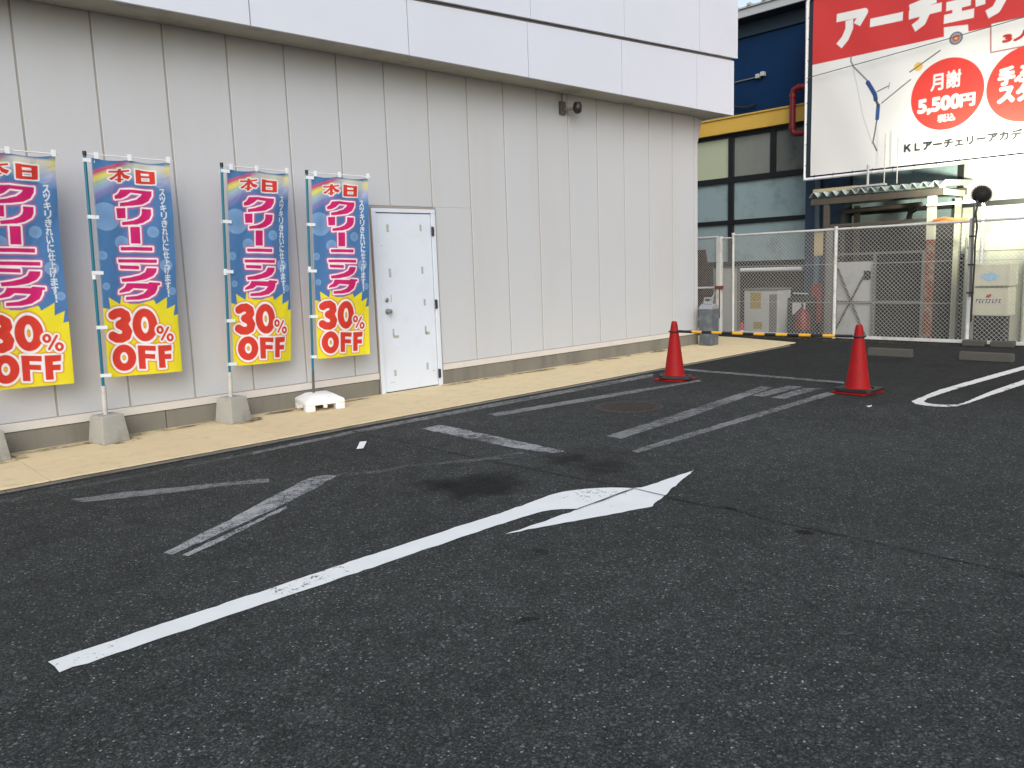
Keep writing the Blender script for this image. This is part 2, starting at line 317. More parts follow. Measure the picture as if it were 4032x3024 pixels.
BLOCKS=[(10.524,3.682),(10.588,3.433)]
BAN={'pink':[[(0.343,0.131),(0.743,0.132),(0.738,0.155),(0.696,0.18),(0.609,0.197),(0.473,0.206),(0.321,0.208),(0.324,0.192),(0.432,0.187),(0.534,0.176),(0.592,0.159),(0.613,0.148),(0.469,0.147),(0.408,0.163),(0.341,0.173),(0.26,0.175),(0.257,0.16),(0.307,0.15)],[(0.269,0.216),(0.392,0.215),(0.387,0.262),(0.275,0.263)],[(0.6,0.216),(0.722,0.217),(0.718,0.244),(0.69,0.264),(0.607,0.282),(0.516,0.291),(0.335,0.294),(0.334,0.279),(0.474,0.273),(0.548,0.261),(0.584,0.249),(0.597,0.237)],[(0.433,0.302),(0.557,0.301),(0.553,0.379),(0.429,0.379)],[(0.294,0.393),(0.703,0.395),(0.701,0.413),(0.296,0.41)],[(0.248,0.449),(0.75,0.453),(0.744,0.47),(0.252,0.465)],[(0.265,0.477),(0.515,0.482),(0.514,0.499),(0.268,0.494)],[(0.616,0.492),(0.741,0.494),(0.73,0.513),(0.686,0.531),(0.591,0.546),(0.429,0.555),(0.283,0.555),(0.278,0.539),(0.399,0.534),(0.514,0.525),(0.585,0.512)],[(0.341,0.561),(0.617,0.565),(0.633,0.559),(0.774,0.564),(0.773,0.575),(0.742,0.576),(0.732,0.594),(0.699,0.615),(0.607,0.634),(0.488,0.641),(0.314,0.64),(0.317,0.625),(0.462,0.622),(0.551,0.612),(0.606,0.592),(0.424,0.586),(0.364,0.6),(0.234,0.607),(0.243,0.595),(0.31,0.581)]],'hon':[[(0.202,0.047),(0.477,0.043),(0.476,0.052),(0.2,0.056)],[(0.324,0.037),(0.369,0.036),(0.361,0.098),(0.311,0.099)],[(0.321,0.053),(0.367,0.052),(0.31,0.071),(0.237,0.09),(0.199,0.083),(0.267,0.07)],[(0.345,0.052),(0.383,0.051),(0.419,0.064),(0.485,0.073),(0.454,0.087),(0.395,0.079)],[(0.281,0.083),(0.394,0.081),(0.393,0.089),(0.28,0.09)],[(0.549,0.037),(0.616,0.036),(0.618,0.102),(0.545,0.102)],[(0.72,0.04),(0.796,0.04),(0.794,0.099),(0.725,0.101)],[(0.549,0.037),(0.796,0.039),(0.795,0.05),(0.553,0.051)],[(0.551,0.063),(0.793,0.06),(0.792,0.07),(0.549,0.074)],[(0.547,0.089),(0.79,0.086),(0.794,0.099),(0.545,0.102)]],'burst':[(-0.022,0.671),(0.006,0.672),(0.105,0.68),(0.091,0.624),(0.239,0.659),(0.261,0.615),(0.354,0.658),(0.485,0.66),(0.68,0.643),(0.704,0.666),(0.861,0.633),(0.846,0.69),(0.967,0.671),(0.936,0.724),(1.016,0.717),(1.047,1.063),(-0.092,1.015)],'three':[(0.129,0.708),(0.176,0.699),(0.24,0.697),(0.291,0.709),(0.3,0.729),(0.268,0.746),(0.216,0.754),(0.279,0.767),(0.307,0.788),(0.286,0.81),(0.227,0.819),(0.163,0.817),(0.112,0.805)],'F':[[(0.425,0.857),(0.657,0.865),(0.653,0.89),(0.518,0.885),(0.515,0.9),(0.64,0.905),(0.637,0.929),(0.512,0.923),(0.509,0.974),(0.422,0.971)],[(0.687,0.864),(0.877,0.866),(0.87,0.893),(0.775,0.895),(0.773,0.908),(0.862,0.909),(0.856,0.935),(0.77,0.933),(0.769,0.975),(0.679,0.974)]],'zero':[(0.539,0.762),(0.644,0.765),(0.53,0.821)],'O':[(0.24,0.912),(0.342,0.916),(0.233,0.957)],'pct':[(0.733,0.789),(0.866,0.829),(0.748,0.837),(0.848,0.78)],'circ':[(0.128,0.256),(0.311,0.255),(0.722,0.324),(0.797,0.324),(0.313,0.373),(0.402,0.373),(0.053,0.432),(0.112,0.433),(0.87,0.482),(0.954,0.483),(0.854,0.08),(0.958,0.078),(0.072,0.573),(0.121,0.573),(0.937,0.605),(0.991,0.606)],'text':[(0.875,0.139),(0.885,0.615)],'rain':[(0.009,0.075),(0.133,0.047),(0.297,0.02),(0.451,0.002),(0.651,0.451)]}
SGN={'strokes':[[(0.463,2.892),(0.988,2.87),(0.859,2.684)],[(0.71,2.801),(0.714,2.649),(0.636,2.487),(0.52,2.373)],[(1.107,2.653),(1.696,2.633)],[(1.812,2.723),(2.258,2.791)],[(1.802,2.621),(2.351,2.628)],[(2.081,2.797),(2.089,2.578),(2.03,2.451),(1.89,2.38)],[(2.426,2.61),(2.813,2.613)],[(2.598,2.605),(2.606,2.403)],[(2.398,2.408),(2.869,2.402)],[(2.948,2.738),(2.966,2.501)],[(3.276,2.724),(3.273,2.509),(3.206,2.381),(3.071,2.329)]],'redb':[(0.067,2.128),(3.15,2.115)],'tab':[(2.403,2.275),(2.782,2.237),(2.801,2.059),(2.41,2.101)],'target':[(2.604,2.053),(2.709,2.029)],'box3':[(3.137,2.155),(4.025,2.123),(4.048,1.699),(3.175,1.718)],'c1':[(2.486,1.145),(3.071,1.156),(2.461,1.758)],'c2':[(3.715,1.1)],'t':{'月謝':[(2.216,1.244),(2.704,1.527)],'5,500円':[(2.008,0.923),(2.927,1.093)],'税込':[(2.353,0.685),(2.636,0.81)],'手ぶ':[(3.299,1.14),(3.786,1.411)],'スタ':[(3.312,0.852),(3.801,1.121)],'KLアーチェリーアカデミー':[(1.779,0.228),(3.718,0.382)],'3人':[(3.335,1.818),(3.801,1.954)]},'bow':[[(0.763,2.142),(0.76,2.046),(0.812,1.938),(0.977,1.754),(1.11,1.605)],[(1.096,1.594),(1.171,1.47),(1.237,1.349),(1.253,1.264)],[(1.302,1.146),(1.292,0.913)],[(1.287,0.9),(1.253,0.628),(1.228,0.492),(1.304,0.329)],[(0.797,1.955),(0.895,1.575),(1.027,0.996),(1.215,0.466)],[(1.363,1.177),(1.868,1.505)],[(1.272,1.398),(1.492,1.467)],[(1.85,1.641),(2.355,1.903)],[(1.992,1.705)]],'wire':[(0.056,1.9),(2.462,2.046),(3.813,2.151)]}
# ------------------------------------------------------------------ materials in use
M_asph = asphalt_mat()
M_panel = mat('wall_panel_paint', (0.487, 0.507, 0.55), 0.55, var=0.025, scale=0.9, bump=0.06, bscale=180, dirt=(0.43, 0.40, 0.37), dirt_amt=0.22, dscale=1.6, streak=True)
M_seal = mat('joint_sealant', (0.33, 0.315, 0.305), 0.8, var=0.15, scale=4)
M_flash = mat('flashing_paint', (0.60, 0.575, 0.555), 0.45, var=0.03, dirt=(0.4, 0.37, 0.33), dirt_amt=0.3, dscale=3)
M_conc = mat('plinth_concrete', (0.190, 0.182, 0.158), 0.9, var=0.16, scale=3.0, bump=0.35, bscale=70, dirt=(0.09, 0.085, 0.07), dirt_amt=0.75, dscale=2.2, streak=True)
M_conc2 = mat('cast_concrete', (0.34, 0.338, 0.315), 0.92, var=0.12, scale=7, bump=0.5, bscale=90, dirt=(0.16, 0.15, 0.13), dirt_amt=0.6, dscale=6)
M_conc3 = mat('weathered_concrete', (0.075, 0.072, 0.064), 0.95, var=0.2, scale=9, bump=0.5, bscale=60, dirt=(0.06, 0.058, 0.05), dirt_amt=0.7, dscale=8)
M_fascia = mat('fascia_panel', (0.625, 0.665, 0.77), 0.42, var=0.02, scale=0.6, dirt=(0.56, 0.58, 0.66), dirt_amt=0.3, dscale=0.9)
M_soffit = mat('soffit_board', (0.40, 0.385, 0.345), 0.8, var=0.05, dirt=(0.12, 0.11, 0.10), dirt_amt=0.6, dscale=2.5)
M_door = mat('door_paint', (0.63, 0.69, 0.80), 0.40, var=0.02, scale=1.5, dirt=(0.52, 0.52, 0.54), dirt_amt=0.3, dscale=3)
M_tape = mat('tape_residue', (0.38, 0.37, 0.365), 0.8, var=0.25, scale=30)
M_black = mat('black_metal', (0.018, 0.018, 0.019), 0.4, var=0.2)
M_rubber = mat('black_rubber', (0.014, 0.014, 0.015), 0.6, var=0.3, scale=12, bump=0.2)
M_steel = mat('steel', (0.42, 0.42, 0.42), 0.35, metal=0.9, var=0.1)
M_side = mat('pavement_concrete', (0.675, 0.552, 0.345), 0.85, var=0.07, scale=2.2, bump=0.25, bscale=120, dirt=(0.42, 0.34, 0.21), dirt_amt=0.4, dscale=7)
M_edge = mat('edging_concrete', (0.16, 0.15, 0.13), 0.9, var=0.2, scale=8, bump=0.4, dirt=(0.05, 0.05, 0.05), dirt_amt=0.7, dscale=5)
M_teal = mat('teal_pole', (0.008, 0.150, 0.225), 0.35, var=0.08)
M_polew = mat('grey_steel_pole', (0.50, 0.50, 0.49), 0.5, var=0.1, dirt=(0.2, 0.18, 0.15), dirt_amt=0.5, dscale=8)
M_poled = mat('dark_steel_pole', (0.09, 0.085, 0.08), 0.5, var=0.2, scale=20)
M_white = mat('white_plastic', (0.78, 0.79, 0.81), 0.4, var=0.03, dirt=(0.5, 0.49, 0.47), dirt_amt=0.3, dscale=9)
M_ribbon = mat('white_ribbon', (0.70, 0.76, 0.82), 0.7, var=0.05)
M_cone = mat('cone_red', (0.29, 0.0055, 0.008), 0.55, spec=0.18, var=0.10, scale=4, bump=0.08, bscale=30, dirt=(0.17, 0.012, 0.012), dirt_amt=0.8, dscale=9)
M_fence = mat('white_fence_paint', (0.56, 0.58, 0.58), 0.5, var=0.06, scale=10, dirt=(0.26, 0.18, 0.12), dirt_amt=0.5, dscale=6)
M_wire = mat('coated_wire', (0.46, 0.465, 0.455), 0.5, var=0.12, scale=10)
M_rust = mat('rusty_steel', (0.16, 0.055, 0.025), 0.85, var=0.35, scale=16, dirt=(0.32, 0.30, 0.27), dirt_amt=0.8, dscale=6)
M_bin = mat('grey_bin_plastic', (0.085, 0.102, 0.125), 0.5, var=0.12, scale=8, dirt=(0.26, 0.27, 0.28), dirt_amt=0.6, dscale=7)
M_binlid = mat('pale_bin_lid', (0.25, 0.26, 0.29), 0.5, var=0.1, scale=10)
M_blue = mat('blue_siding', (0.001, 0.023, 0.078), 0.6, spec=0.2, var=0.12, scale=1.2, dirt=(0.001, 0.014, 0.045), dirt_amt=0.5, dscale=1.5)
M_blue2 = mat('blue_pillar_paint', (0.035, 0.070, 0.125), 0.5, var=0.1, dirt=(0.02, 0.04, 0.07), dirt_amt=0.5, dscale=3)
M_blue3 = mat('pale_blue_pipe', (0.10, 0.15, 0.21), 0.45, var=0.1)
M_navy = mat('navy_eaves', (0.012, 0.030, 0.052), 0.7, var=0.15)
M_yellow = mat('yellow_band', (0.68, 0.43, 0.075), 0.45, var=0.06, scale=1.2, dirt=(0.6, 0.34, 0.05), dirt_amt=0.4, dscale=2, streak=True)
M_roof = mat('roof_edge_metal', (0.40, 0.42, 0.44), 0.45, var=0.06)
M_glass = mat('frosted_glass', (0.31, 0.42, 0.455), 0.30, var=0.06, scale=1.0, dirt=(0.15, 0.17, 0.17), dirt_amt=0.6, dscale=2.5)
M_glass2 = mat('dusty_glass', (0.16, 0.17, 0.155), 0.35, var=0.2, scale=2.0, dirt=(0.07, 0.07, 0.065), dirt_amt=0.8, dscale=3)
M_frame = mat('dark_window_frame', (0.012, 0.014, 0.016), 0.45, var=0.2)
M_lower = mat('grey_render', (0.045, 0.044, 0.041), 0.9, var=0.15, bump=0.3, dirt=(0.07, 0.068, 0.06), dirt_amt=0.6, dscale=2)
M_dark = mat('dark_sheet', (0.030, 0.030, 0.030), 0.8, var=0.3)
M_redpipe = mat('red_pipe_paint', (0.24, 0.018, 0.022), 0.35, var=0.15, scale=8)
M_corr = mat('corrugated_sheet', (0.42, 0.50, 0.51), 0.6, var=0.1, scale=5, dirt=(0.2, 0.22, 0.2), dirt_amt=0.6, dscale=4)
M_beam = mat('weathered_steel', (0.075, 0.067, 0.055), 0.7, var=0.25, scale=9, dirt=(0.13, 0.07, 0.04), dirt_amt=0.6, dscale=7)
M_cream = mat('cream_panel', (0.56, 0.55, 0.43), 0.6, var=0.05, dirt=(0.32, 0.30, 0.2), dirt_amt=0.5, dscale=3, streak=True)
M_board = mat('cream_board', (0.42, 0.36, 0.22), 0.7, var=0.08)
M_tank = mat('white_tank', (0.56, 0.58, 0.47), 0.5, var=0.05, scale=2, dirt=(0.34, 0.37, 0.28), dirt_amt=0.6, dscale=2, streak=True)
M_whitem = mat('white_metal', (0.46, 0.47, 0.475), 0.45, var=0.05, dirt=(0.3, 0.29, 0.26), dirt_amt=0.5, dscale=4)
M_greym = mat('grey_metal', (0.17, 0.17, 0.167), 0.5, var=0.1, dirt=(0.14, 0.12, 0.1), dirt_amt=0.5, dscale=6)
M_red = mat('red_paint', (0.33, 0.02, 0.022), 0.4, var=0.1)
M_paper = mat('paper', (0.78, 0.79, 0.82), 0.8, var=0.03)
M_notice = mat('yellowed_notice', (0.34, 0.26, 0.10), 0.8, var=0.35, scale=14)
M_iron = mat('manhole_iron', (0.040, 0.034, 0.030), 0.65, metal=0.3, var=0.35, scale=14, bump=0.6, bscale=55)
M_crack = paint_mat('tar_crack', (0.010, 0.010, 0.011), 0.62, 10, 0.8, 0.2)
M_arrow = paint_mat('white_road_paint', (0.745, 0.765, 0.785), 0.745, 20, 0.65, 0.05, chip=-0.22)
M_bay = paint_mat('white_bay_paint', (0.68, 0.67, 0.66), 0.72, 16, 0.65, 0.06, chip=-0.22)
M_worn = paint_mat('worn_road_paint', (0.185, 0.19, 0.20), 0.76, 16, 0.8, 0.26, chip=-0.5)
M_worn3 = paint_mat('faint_road_paint', (0.14, 0.145, 0.15), 0.54, 14, 0.8, 0.24, chip=-0.5)
M_worn2 = paint_mat('half_worn_road_paint', (0.35, 0.36, 0.38), 0.70, 14, 0.8, 0.24, chip=-0.5)

WY = 7.7047        # shop wall plane
ZF, ZP, ZS = 0.265, 0.188, 3.707

# ------------------------------------------------------------------ ground
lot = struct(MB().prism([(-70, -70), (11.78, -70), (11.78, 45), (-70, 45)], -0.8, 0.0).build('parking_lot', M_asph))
alley = struct(MB().prism([(11.78, -70), (90, -70), (90, 70), (11.78, 70)], -0.9, -0.7).build('alley_ground', mat('alley_concrete', (0.05, 0.049, 0.045), 0.9, var=0.2, dirt=(0.05, 0.048, 0.04), dirt_amt=0.6)))
pv = MB(); xs = [-12.93 + 1.79 * i for i in range(13)]
for i, x in enumerate(xs):
    x1 = min(x + 1.785, 9.705)
    if x1 > x: pv.box(x, x1, 6.385, 7.71, -0.05, 0.012)
pv.prism([(9.71, 6.385), (10.62, 6.43), (10.98, 7.75), (11.12, 9.6), (9.71, 9.6)], -0.05, 0.012)
pave = struct(pv.build('pavement', M_side, bevel=0.003, seg=1))
ke = MB()
for i in range(40):
    x = -14 + 0.605 * i
    if x < 10.0: ke.box(x, x + 0.6, 6.282, 6.345, -0.05, 0.006)
kerb = struct(ke.build('pavement_edging', M_edge, bevel=0.003, seg=1))

def marking(name, polys, m, z, hole=None):
    b = MB()
    for p in polys: b.sheet(p, z)
    return b.build(name, m, lot)
def ragged(poly, j=0.0035, step=0.045):
    out = []
    for (x0, y0), (x1, y1) in zip(poly, poly[1:] + poly[:1]):
        n = max(1, int(math.hypot(x1 - x0, y1 - y0) / step)); out.append((x0, y0)); dx, dy = (x1 - x0), (y1 - y0); L_ = math.hypot(dx, dy)
        for k in range(1, n): o_ = random.gauss(0, j); out.append((x0 + dx * k / n - dy / L_ * o_, y0 + dy * k / n + dx / L_ * o_))
    return out
marking('arrow_marking', [ragged(ARROW)], M_arrow, 0.004)
for i, p in enumerate(WORN):
    marking('worn_line', [ragged(p, 0.005)], M_worn2 if i in (2, 9, 10) else M_worn3 if i in (11, 12) else M_worn, 0.004)
bo = [(9.85, 2.765), (8.2, 2.885)] + BAYO[3:11] + [(7.787, 2.41), (9.85, 2.30)]; bi = [(9.85, 2.405), (8.057, 2.50), (7.128, 2.535)] + BAYO[17:24] + [(6.43, 2.865), (7.219, 2.845), (8.2, 2.772), (9.85, 2.652)]
marking('bay_line', [ragged(bo + bi, 0.003)], M_bay, 0.004)
def ribbon(pts, w, z, jit=0.0):
    b = MB(); L_, R_ = [], []; q = []
    for (x0, y0), (x1, y1) in zip(pts[:-1], pts[1:]):
        n = max(1, int(math.hypot(x1 - x0, y1 - y0) / 0.12)); q += [(x0 + (x1 - x0) * k / n, y0 + (y1 - y0) * k / n) for k in range(n)]
    q.append(pts[-1]); q = [(x + random.uniform(-jit, jit), y + random.uniform(-jit, jit)) for x, y in q]
    for i, (x, y) in enumerate(q):
        a = q[max(0, i - 1)]; c = q[min(len(q) - 1, i + 1)]; d = Vector((c[0] - a[0], c[1] - a[1])).normalized(); ww = w * random.uniform(0.5, 1.25) / 2
        L_.append((x - d.y * ww, y + d.x * ww)); R_.append((x + d.y * ww, y - d.x * ww))
    n = len(q); b.add([(x, y, z) for x, y in L_] + [(x, y, z) for x, y in R_], [(n + i, n + i + 1, i + 1, i) for i in range(n - 1)]); return b
CR = [(1.98, 6.28)] + [(x, y) for x, y in CRACK[1:]] + [(2.13, 0.2), (2.16, -4)]
ribbon(CR, 0.0125, 0.0085, 0.007).build('tar_joint', M_crack, lot)
ribbon(CRACK2, 0.016, 0.0085, 0.004).build('tar_joint', M_crack, lot)
ribbon([(-12, 6.366), (9.9, 6.366)], 0.030, 0.0035, 0.002).build('tar_joint', M_crack, lot)
marking('worn_line', [ragged([(-4, 6.0), (0.95, 5.99), (0.98, 6.08), (-4, 6.09)], 0.006)], M_worn3, 0.004)
ribbon([(-12, 6.255), (9.9, 6.255)], 0.040, 0.0035, 0.003).build('tar_joint', M_crack, lot)

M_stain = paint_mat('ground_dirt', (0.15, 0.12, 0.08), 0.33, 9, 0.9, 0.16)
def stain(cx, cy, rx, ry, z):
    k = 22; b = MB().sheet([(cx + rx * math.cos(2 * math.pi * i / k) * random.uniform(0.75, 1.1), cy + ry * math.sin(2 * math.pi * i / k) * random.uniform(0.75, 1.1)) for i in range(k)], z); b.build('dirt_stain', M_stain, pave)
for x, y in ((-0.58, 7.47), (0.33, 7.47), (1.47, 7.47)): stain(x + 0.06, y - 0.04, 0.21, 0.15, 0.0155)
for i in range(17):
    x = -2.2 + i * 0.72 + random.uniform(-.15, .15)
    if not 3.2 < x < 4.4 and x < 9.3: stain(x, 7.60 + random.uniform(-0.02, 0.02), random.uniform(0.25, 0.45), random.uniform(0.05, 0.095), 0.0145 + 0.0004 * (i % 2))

# ------------------------------------------------------------------ shop building
shop = thing('shop_building', 'beige panel-clad shop with a white two-tier fascia and a white steel door', 'building', (4.0, 8.5, 0))
def S_(b, name, m, par=None, **k):
    o = b.build(name, m, par or shop, **k)
    if par is None: o.matrix_parent_inverse = shop.matrix_basis.inverted()
    return o
bpy.context.view_layer.update()
DX0, DX1, DZ = 3.325, 4.222, 2.125      # door frame opening
pn = MB()
for k in range(-24, 16):
    a, c = k * 0.6 + 0.008, k * 0.6 + 0.592
    if c < DX0 or a > DX1 - 0.03: pn.box(a, c, WY, WY + 0.05, DZ + 0.02 if 0 < a - DX0 < 0.95 else ZF, ZS); (pn.box(DX1 + 0.012, c, WY, WY + 0.05, ZF, DZ + 0.02) if 0 < a - DX0 < 0.95 else None)
    else:
        pn.box(a, c, WY, WY + 0.05, DZ + 0.02, ZS)
        if a < DX0: pn.box(a, DX0 - 0.02, WY, WY + 0.05, ZF, DZ)
pn.box(9.609, 9.685, WY, WY + 0.05, ZF, ZS); pn.box(9.66, 9.712, WY + 0.012, 20.0, 0.19, ZS)
S_(pn, 'wall_panel', M_panel, bevel=0.004, seg=1)
sl = MB().box(-14.4, DX0 - 0.01, WY + 0.007, WY + 0.20, 0.19, ZS - .002).box(DX1 + 0.01, 9.655, WY + 0.007, WY + 0.20, 0.19, ZS - .002).box(DX0 - 0.01, DX1 + 0.01, WY + 0.007, WY + 0.20, DZ + 0.004, ZS - .002)
S_(sl, 'wall_joints', M_seal)
fl = MB()
for a, c in ((-14.4, DX0 - 0.02), (DX1 + 0.015, 9.73)): fl.box(a, c, WY - 0.016, WY + 0.01, ZP, ZF - 0.006)
S_(fl, 'base_flashing', M_flash, bevel=0.003, seg=1)
pl = MB()
for a, c in ((-14.4, 0.9), (0.905, DX0 - 0.025), (DX1 + 0.02, 6.25), (6.255, 9.70)): pl.box(a, c, WY - 0.004, WY + 0.3, -0.05, ZP - 0.003)
pl.box(9.5, 9.70, WY + 0.31, 20, -0.05, ZP)
S_(pl, 'plinth', M_conc, bevel=0.006, seg=1)
so = MB().box(-14.4, 10.02, 7.275, 20, ZS, ZS + 0.03)
S_(so, 'soffit', M_soffit)
YP = 7.2558
zj = lambda x: 4.3446 + (x - 5.1126) * 0.0424
lf = MB(); js = [-14.2 + 1.7895 * i for i in range(20)]; js = [3.638 + 1.7905 * i for i in range(-10, 4)] + [10.045]
for a, c in zip(js[:-1], js[1:]):
    a_, c_ = a + 0.006, c - (0.006 if c < 10 else 0)
    if zj(a_) > ZS + 0.2:
        lf.add([(a_, YP, ZS - 0.012), (c_, YP, ZS - 0.012), (c_, YP, zj(c_) - 0.02), (a_, YP, zj(a_) - 0.02), (a_, YP + 0.03, ZS - 0.012), (c_, YP + 0.03, ZS - 0.012), (c_, YP + 0.03, zj(c_) - 0.02), (a_, YP + 0.03, zj(a_) - 0.02)],
           [(0, 1, 2, 3), (7, 6, 5, 4), (0, 4, 5, 1), (1, 5, 6, 2), (2, 6, 7, 3), (3, 7, 4, 0)])
lf.box(10.012, 10.04, YP + 0.035, 20, ZS - 0.012, zj(10) - 0.02)
S_(lf, 'lower_fascia', M_fascia)
uf = MB(); ju = [3.672 + 1.7905 * i for i in range(-10, 4)] + [10.105]
for a, c in zip(ju[:-1], ju[1:]):
    a_, c_ = a + 0.005, c - (0.005 if c < 10 else 0); y = YP - 0.03
    if zj(a_) > ZS + 0.2:
        uf.add([(a_, y, zj(a_) + 0.018), (c_, y, zj(c_) + 0.018), (c_, y, 6.6), (a_, y, 6.6), (a_, y + 0.04, zj(a_) + 0.018), (c_, y + 0.04, zj(c_) + 0.018), (c_, y + 0.04, 6.6), (a_, y + 0.04, 6.6)],
           [(0, 1, 2, 3), (7, 6, 5, 4), (0, 4, 5, 1), (1, 5, 6, 2), (2, 6, 7, 3), (3, 7, 4, 0)])
uf.box(10.07, 10.10, YP + 0.015, 20, zj(10) + 0.03, 6.6)
S_(uf, 'upper_fascia', M_fascia)
core = MB().box(-14.4, 10.005, YP + 0.035, 20, ZS + 0.035, 6.5)
S_(core, 'fascia_joints', M_seal)
br = MB().add([(9.715, WY + 0.05, 3.70), (9.90, WY + 0.05, 3.70), (9.715, WY + 0.05, 3.15), (9.715, WY + 0.11, 3.70), (9.90, WY + 0.11, 3.70), (9.715, WY + 0.11, 3.15)], [(0, 2, 1), (3, 4, 5), (0, 1, 4, 3), (1, 2, 5, 4), (2, 0, 3, 5)])
S_(br, 'eaves_bracket', M_panel)

# door
door = S_(MB().box(3.385, 4.150, WY - 0.006, WY + 0.04, 0.022, 2.062), 'door', M_door, bevel=0.003, seg=1)
fr = MB().box(DX0, 3.378, WY - 0.022, WY + 0.06, 0.012, 2.07).box(4.158, DX1 - 0.008, WY - 0.022, WY + 0.06, 0.012, 2.07).box(DX0, DX1 - 0.008, WY - 0.022, WY + 0.06, 2.071, 2.115)
S_(fr, 'frame', M_door, door, bevel=0.003, seg=1)
cr = MB().box(DX0 - 0.014, DX0 - 0.002, WY - 0.010, WY + 0.06, 0.012, 2.128).box(DX1 - 0.006, DX1 + 0.010, WY - 0.010, WY + 0.06, 0.012, 2.128).box(DX0 - 0.002, DX1 - 0.006, WY - 0.010, WY + 0.06, 2.116, 2.128)
S_(cr, 'sealant_strip', mat('brown_sealant', (0.27, 0.235, 0.21), 0.8), door)
S_(MB().box(3.37, 4.16, WY + 0.02, WY + 0.09, 0.010, 2.09), 'door_gap', M_dark, door)
kn = MB().lathe([(0.033, 0), (0.033, -0.006), (0.014, -0.010), (0.014, -0.035), (0.027, -0.042), (0.030, -0.058), (0.022, -0.072), (0.006, -0.075)], 20, (3.47, WY - 0.006, 0.955), 'Y')
S_(kn, 'door_knob', M_steel, door, smooth=True)
S_(MB().lathe([(0.026, 0), (0.026, -0.010), (0.020, -0.016), (0.004, -0.017)], 20, (3.465, WY - 0.006, 1.085), 'Y'), 'lock', M_steel, door, smooth=True)
for z in (1.86, 1.0, 0.16):
    S_(MB().tube([(4.156, WY - 0.030, z - 0.055), (4.156, WY - 0.030, z + 0.055)], 0.013, 10).box(4.150, 4.182, WY - 0.030, WY - 0.024, z - 0.05, z + 0.05), 'hinge', M_black, door, smooth=True)
for x, z, w, h in ((3.535, 1.895, .032, .085), (4.0, 1.90, .028, .075), (3.535, 1.39, .03, .10), (3.995, 1.41, .028, .085), (4.005, 1.03, .03, .075), (3.535, 0.70, .022, .10), (3.575, 0.655, .065, .032), (4.0, 0.70, .026, .095), (4.03, 0.66, .055, .034), (3.53, 0.235, .03, .072), (4.0, 0.265, .028, .085), (3.49, 0.13, .06, .006), (3.53, 1.10, .012, .09), (3.44, 1.70, .01, .014), (4.09, 0.2, .02, .015)):
    S_(MB().box(x - w / 2, x + w / 2, WY - 0.0075, WY - 0.0058, z - h / 2, z + h / 2), 'tape_mark', M_tape, door)

# security camera under the eaves
sc_ = thing('security_camera', 'small black security camera on a grey bracket high on the beige wall', 'camera', (6.47, WY, 3.50))
MB().box(-0.05, 0.05, -0.045, 0.0, -0.075, 0.095).build('mount', M_poled, sc_, bevel=0.006)
MB().tube([(0.03, -0.03, 0.0), (0.06, -0.10, -0.01), (0.10, -0.15, 0.0)], 0.02, 10).build('arm', M_greym, sc_, smooth=True)
MB().lathe([(0.045, 0.07), (0.06, 0.03), (0.062, -0.01), (0.055, -0.045), (0.035, -0.07), (0.008, -0.08)], 20, (0.12, -0.19, 0.0)).build('camera_head', M_black, sc_, smooth=True)
MB().tube([(0.0, -0.02, 0.09), (0.0, -0.02, 0.2)], 0.008, 8).build('cable', M_greym, sc_)

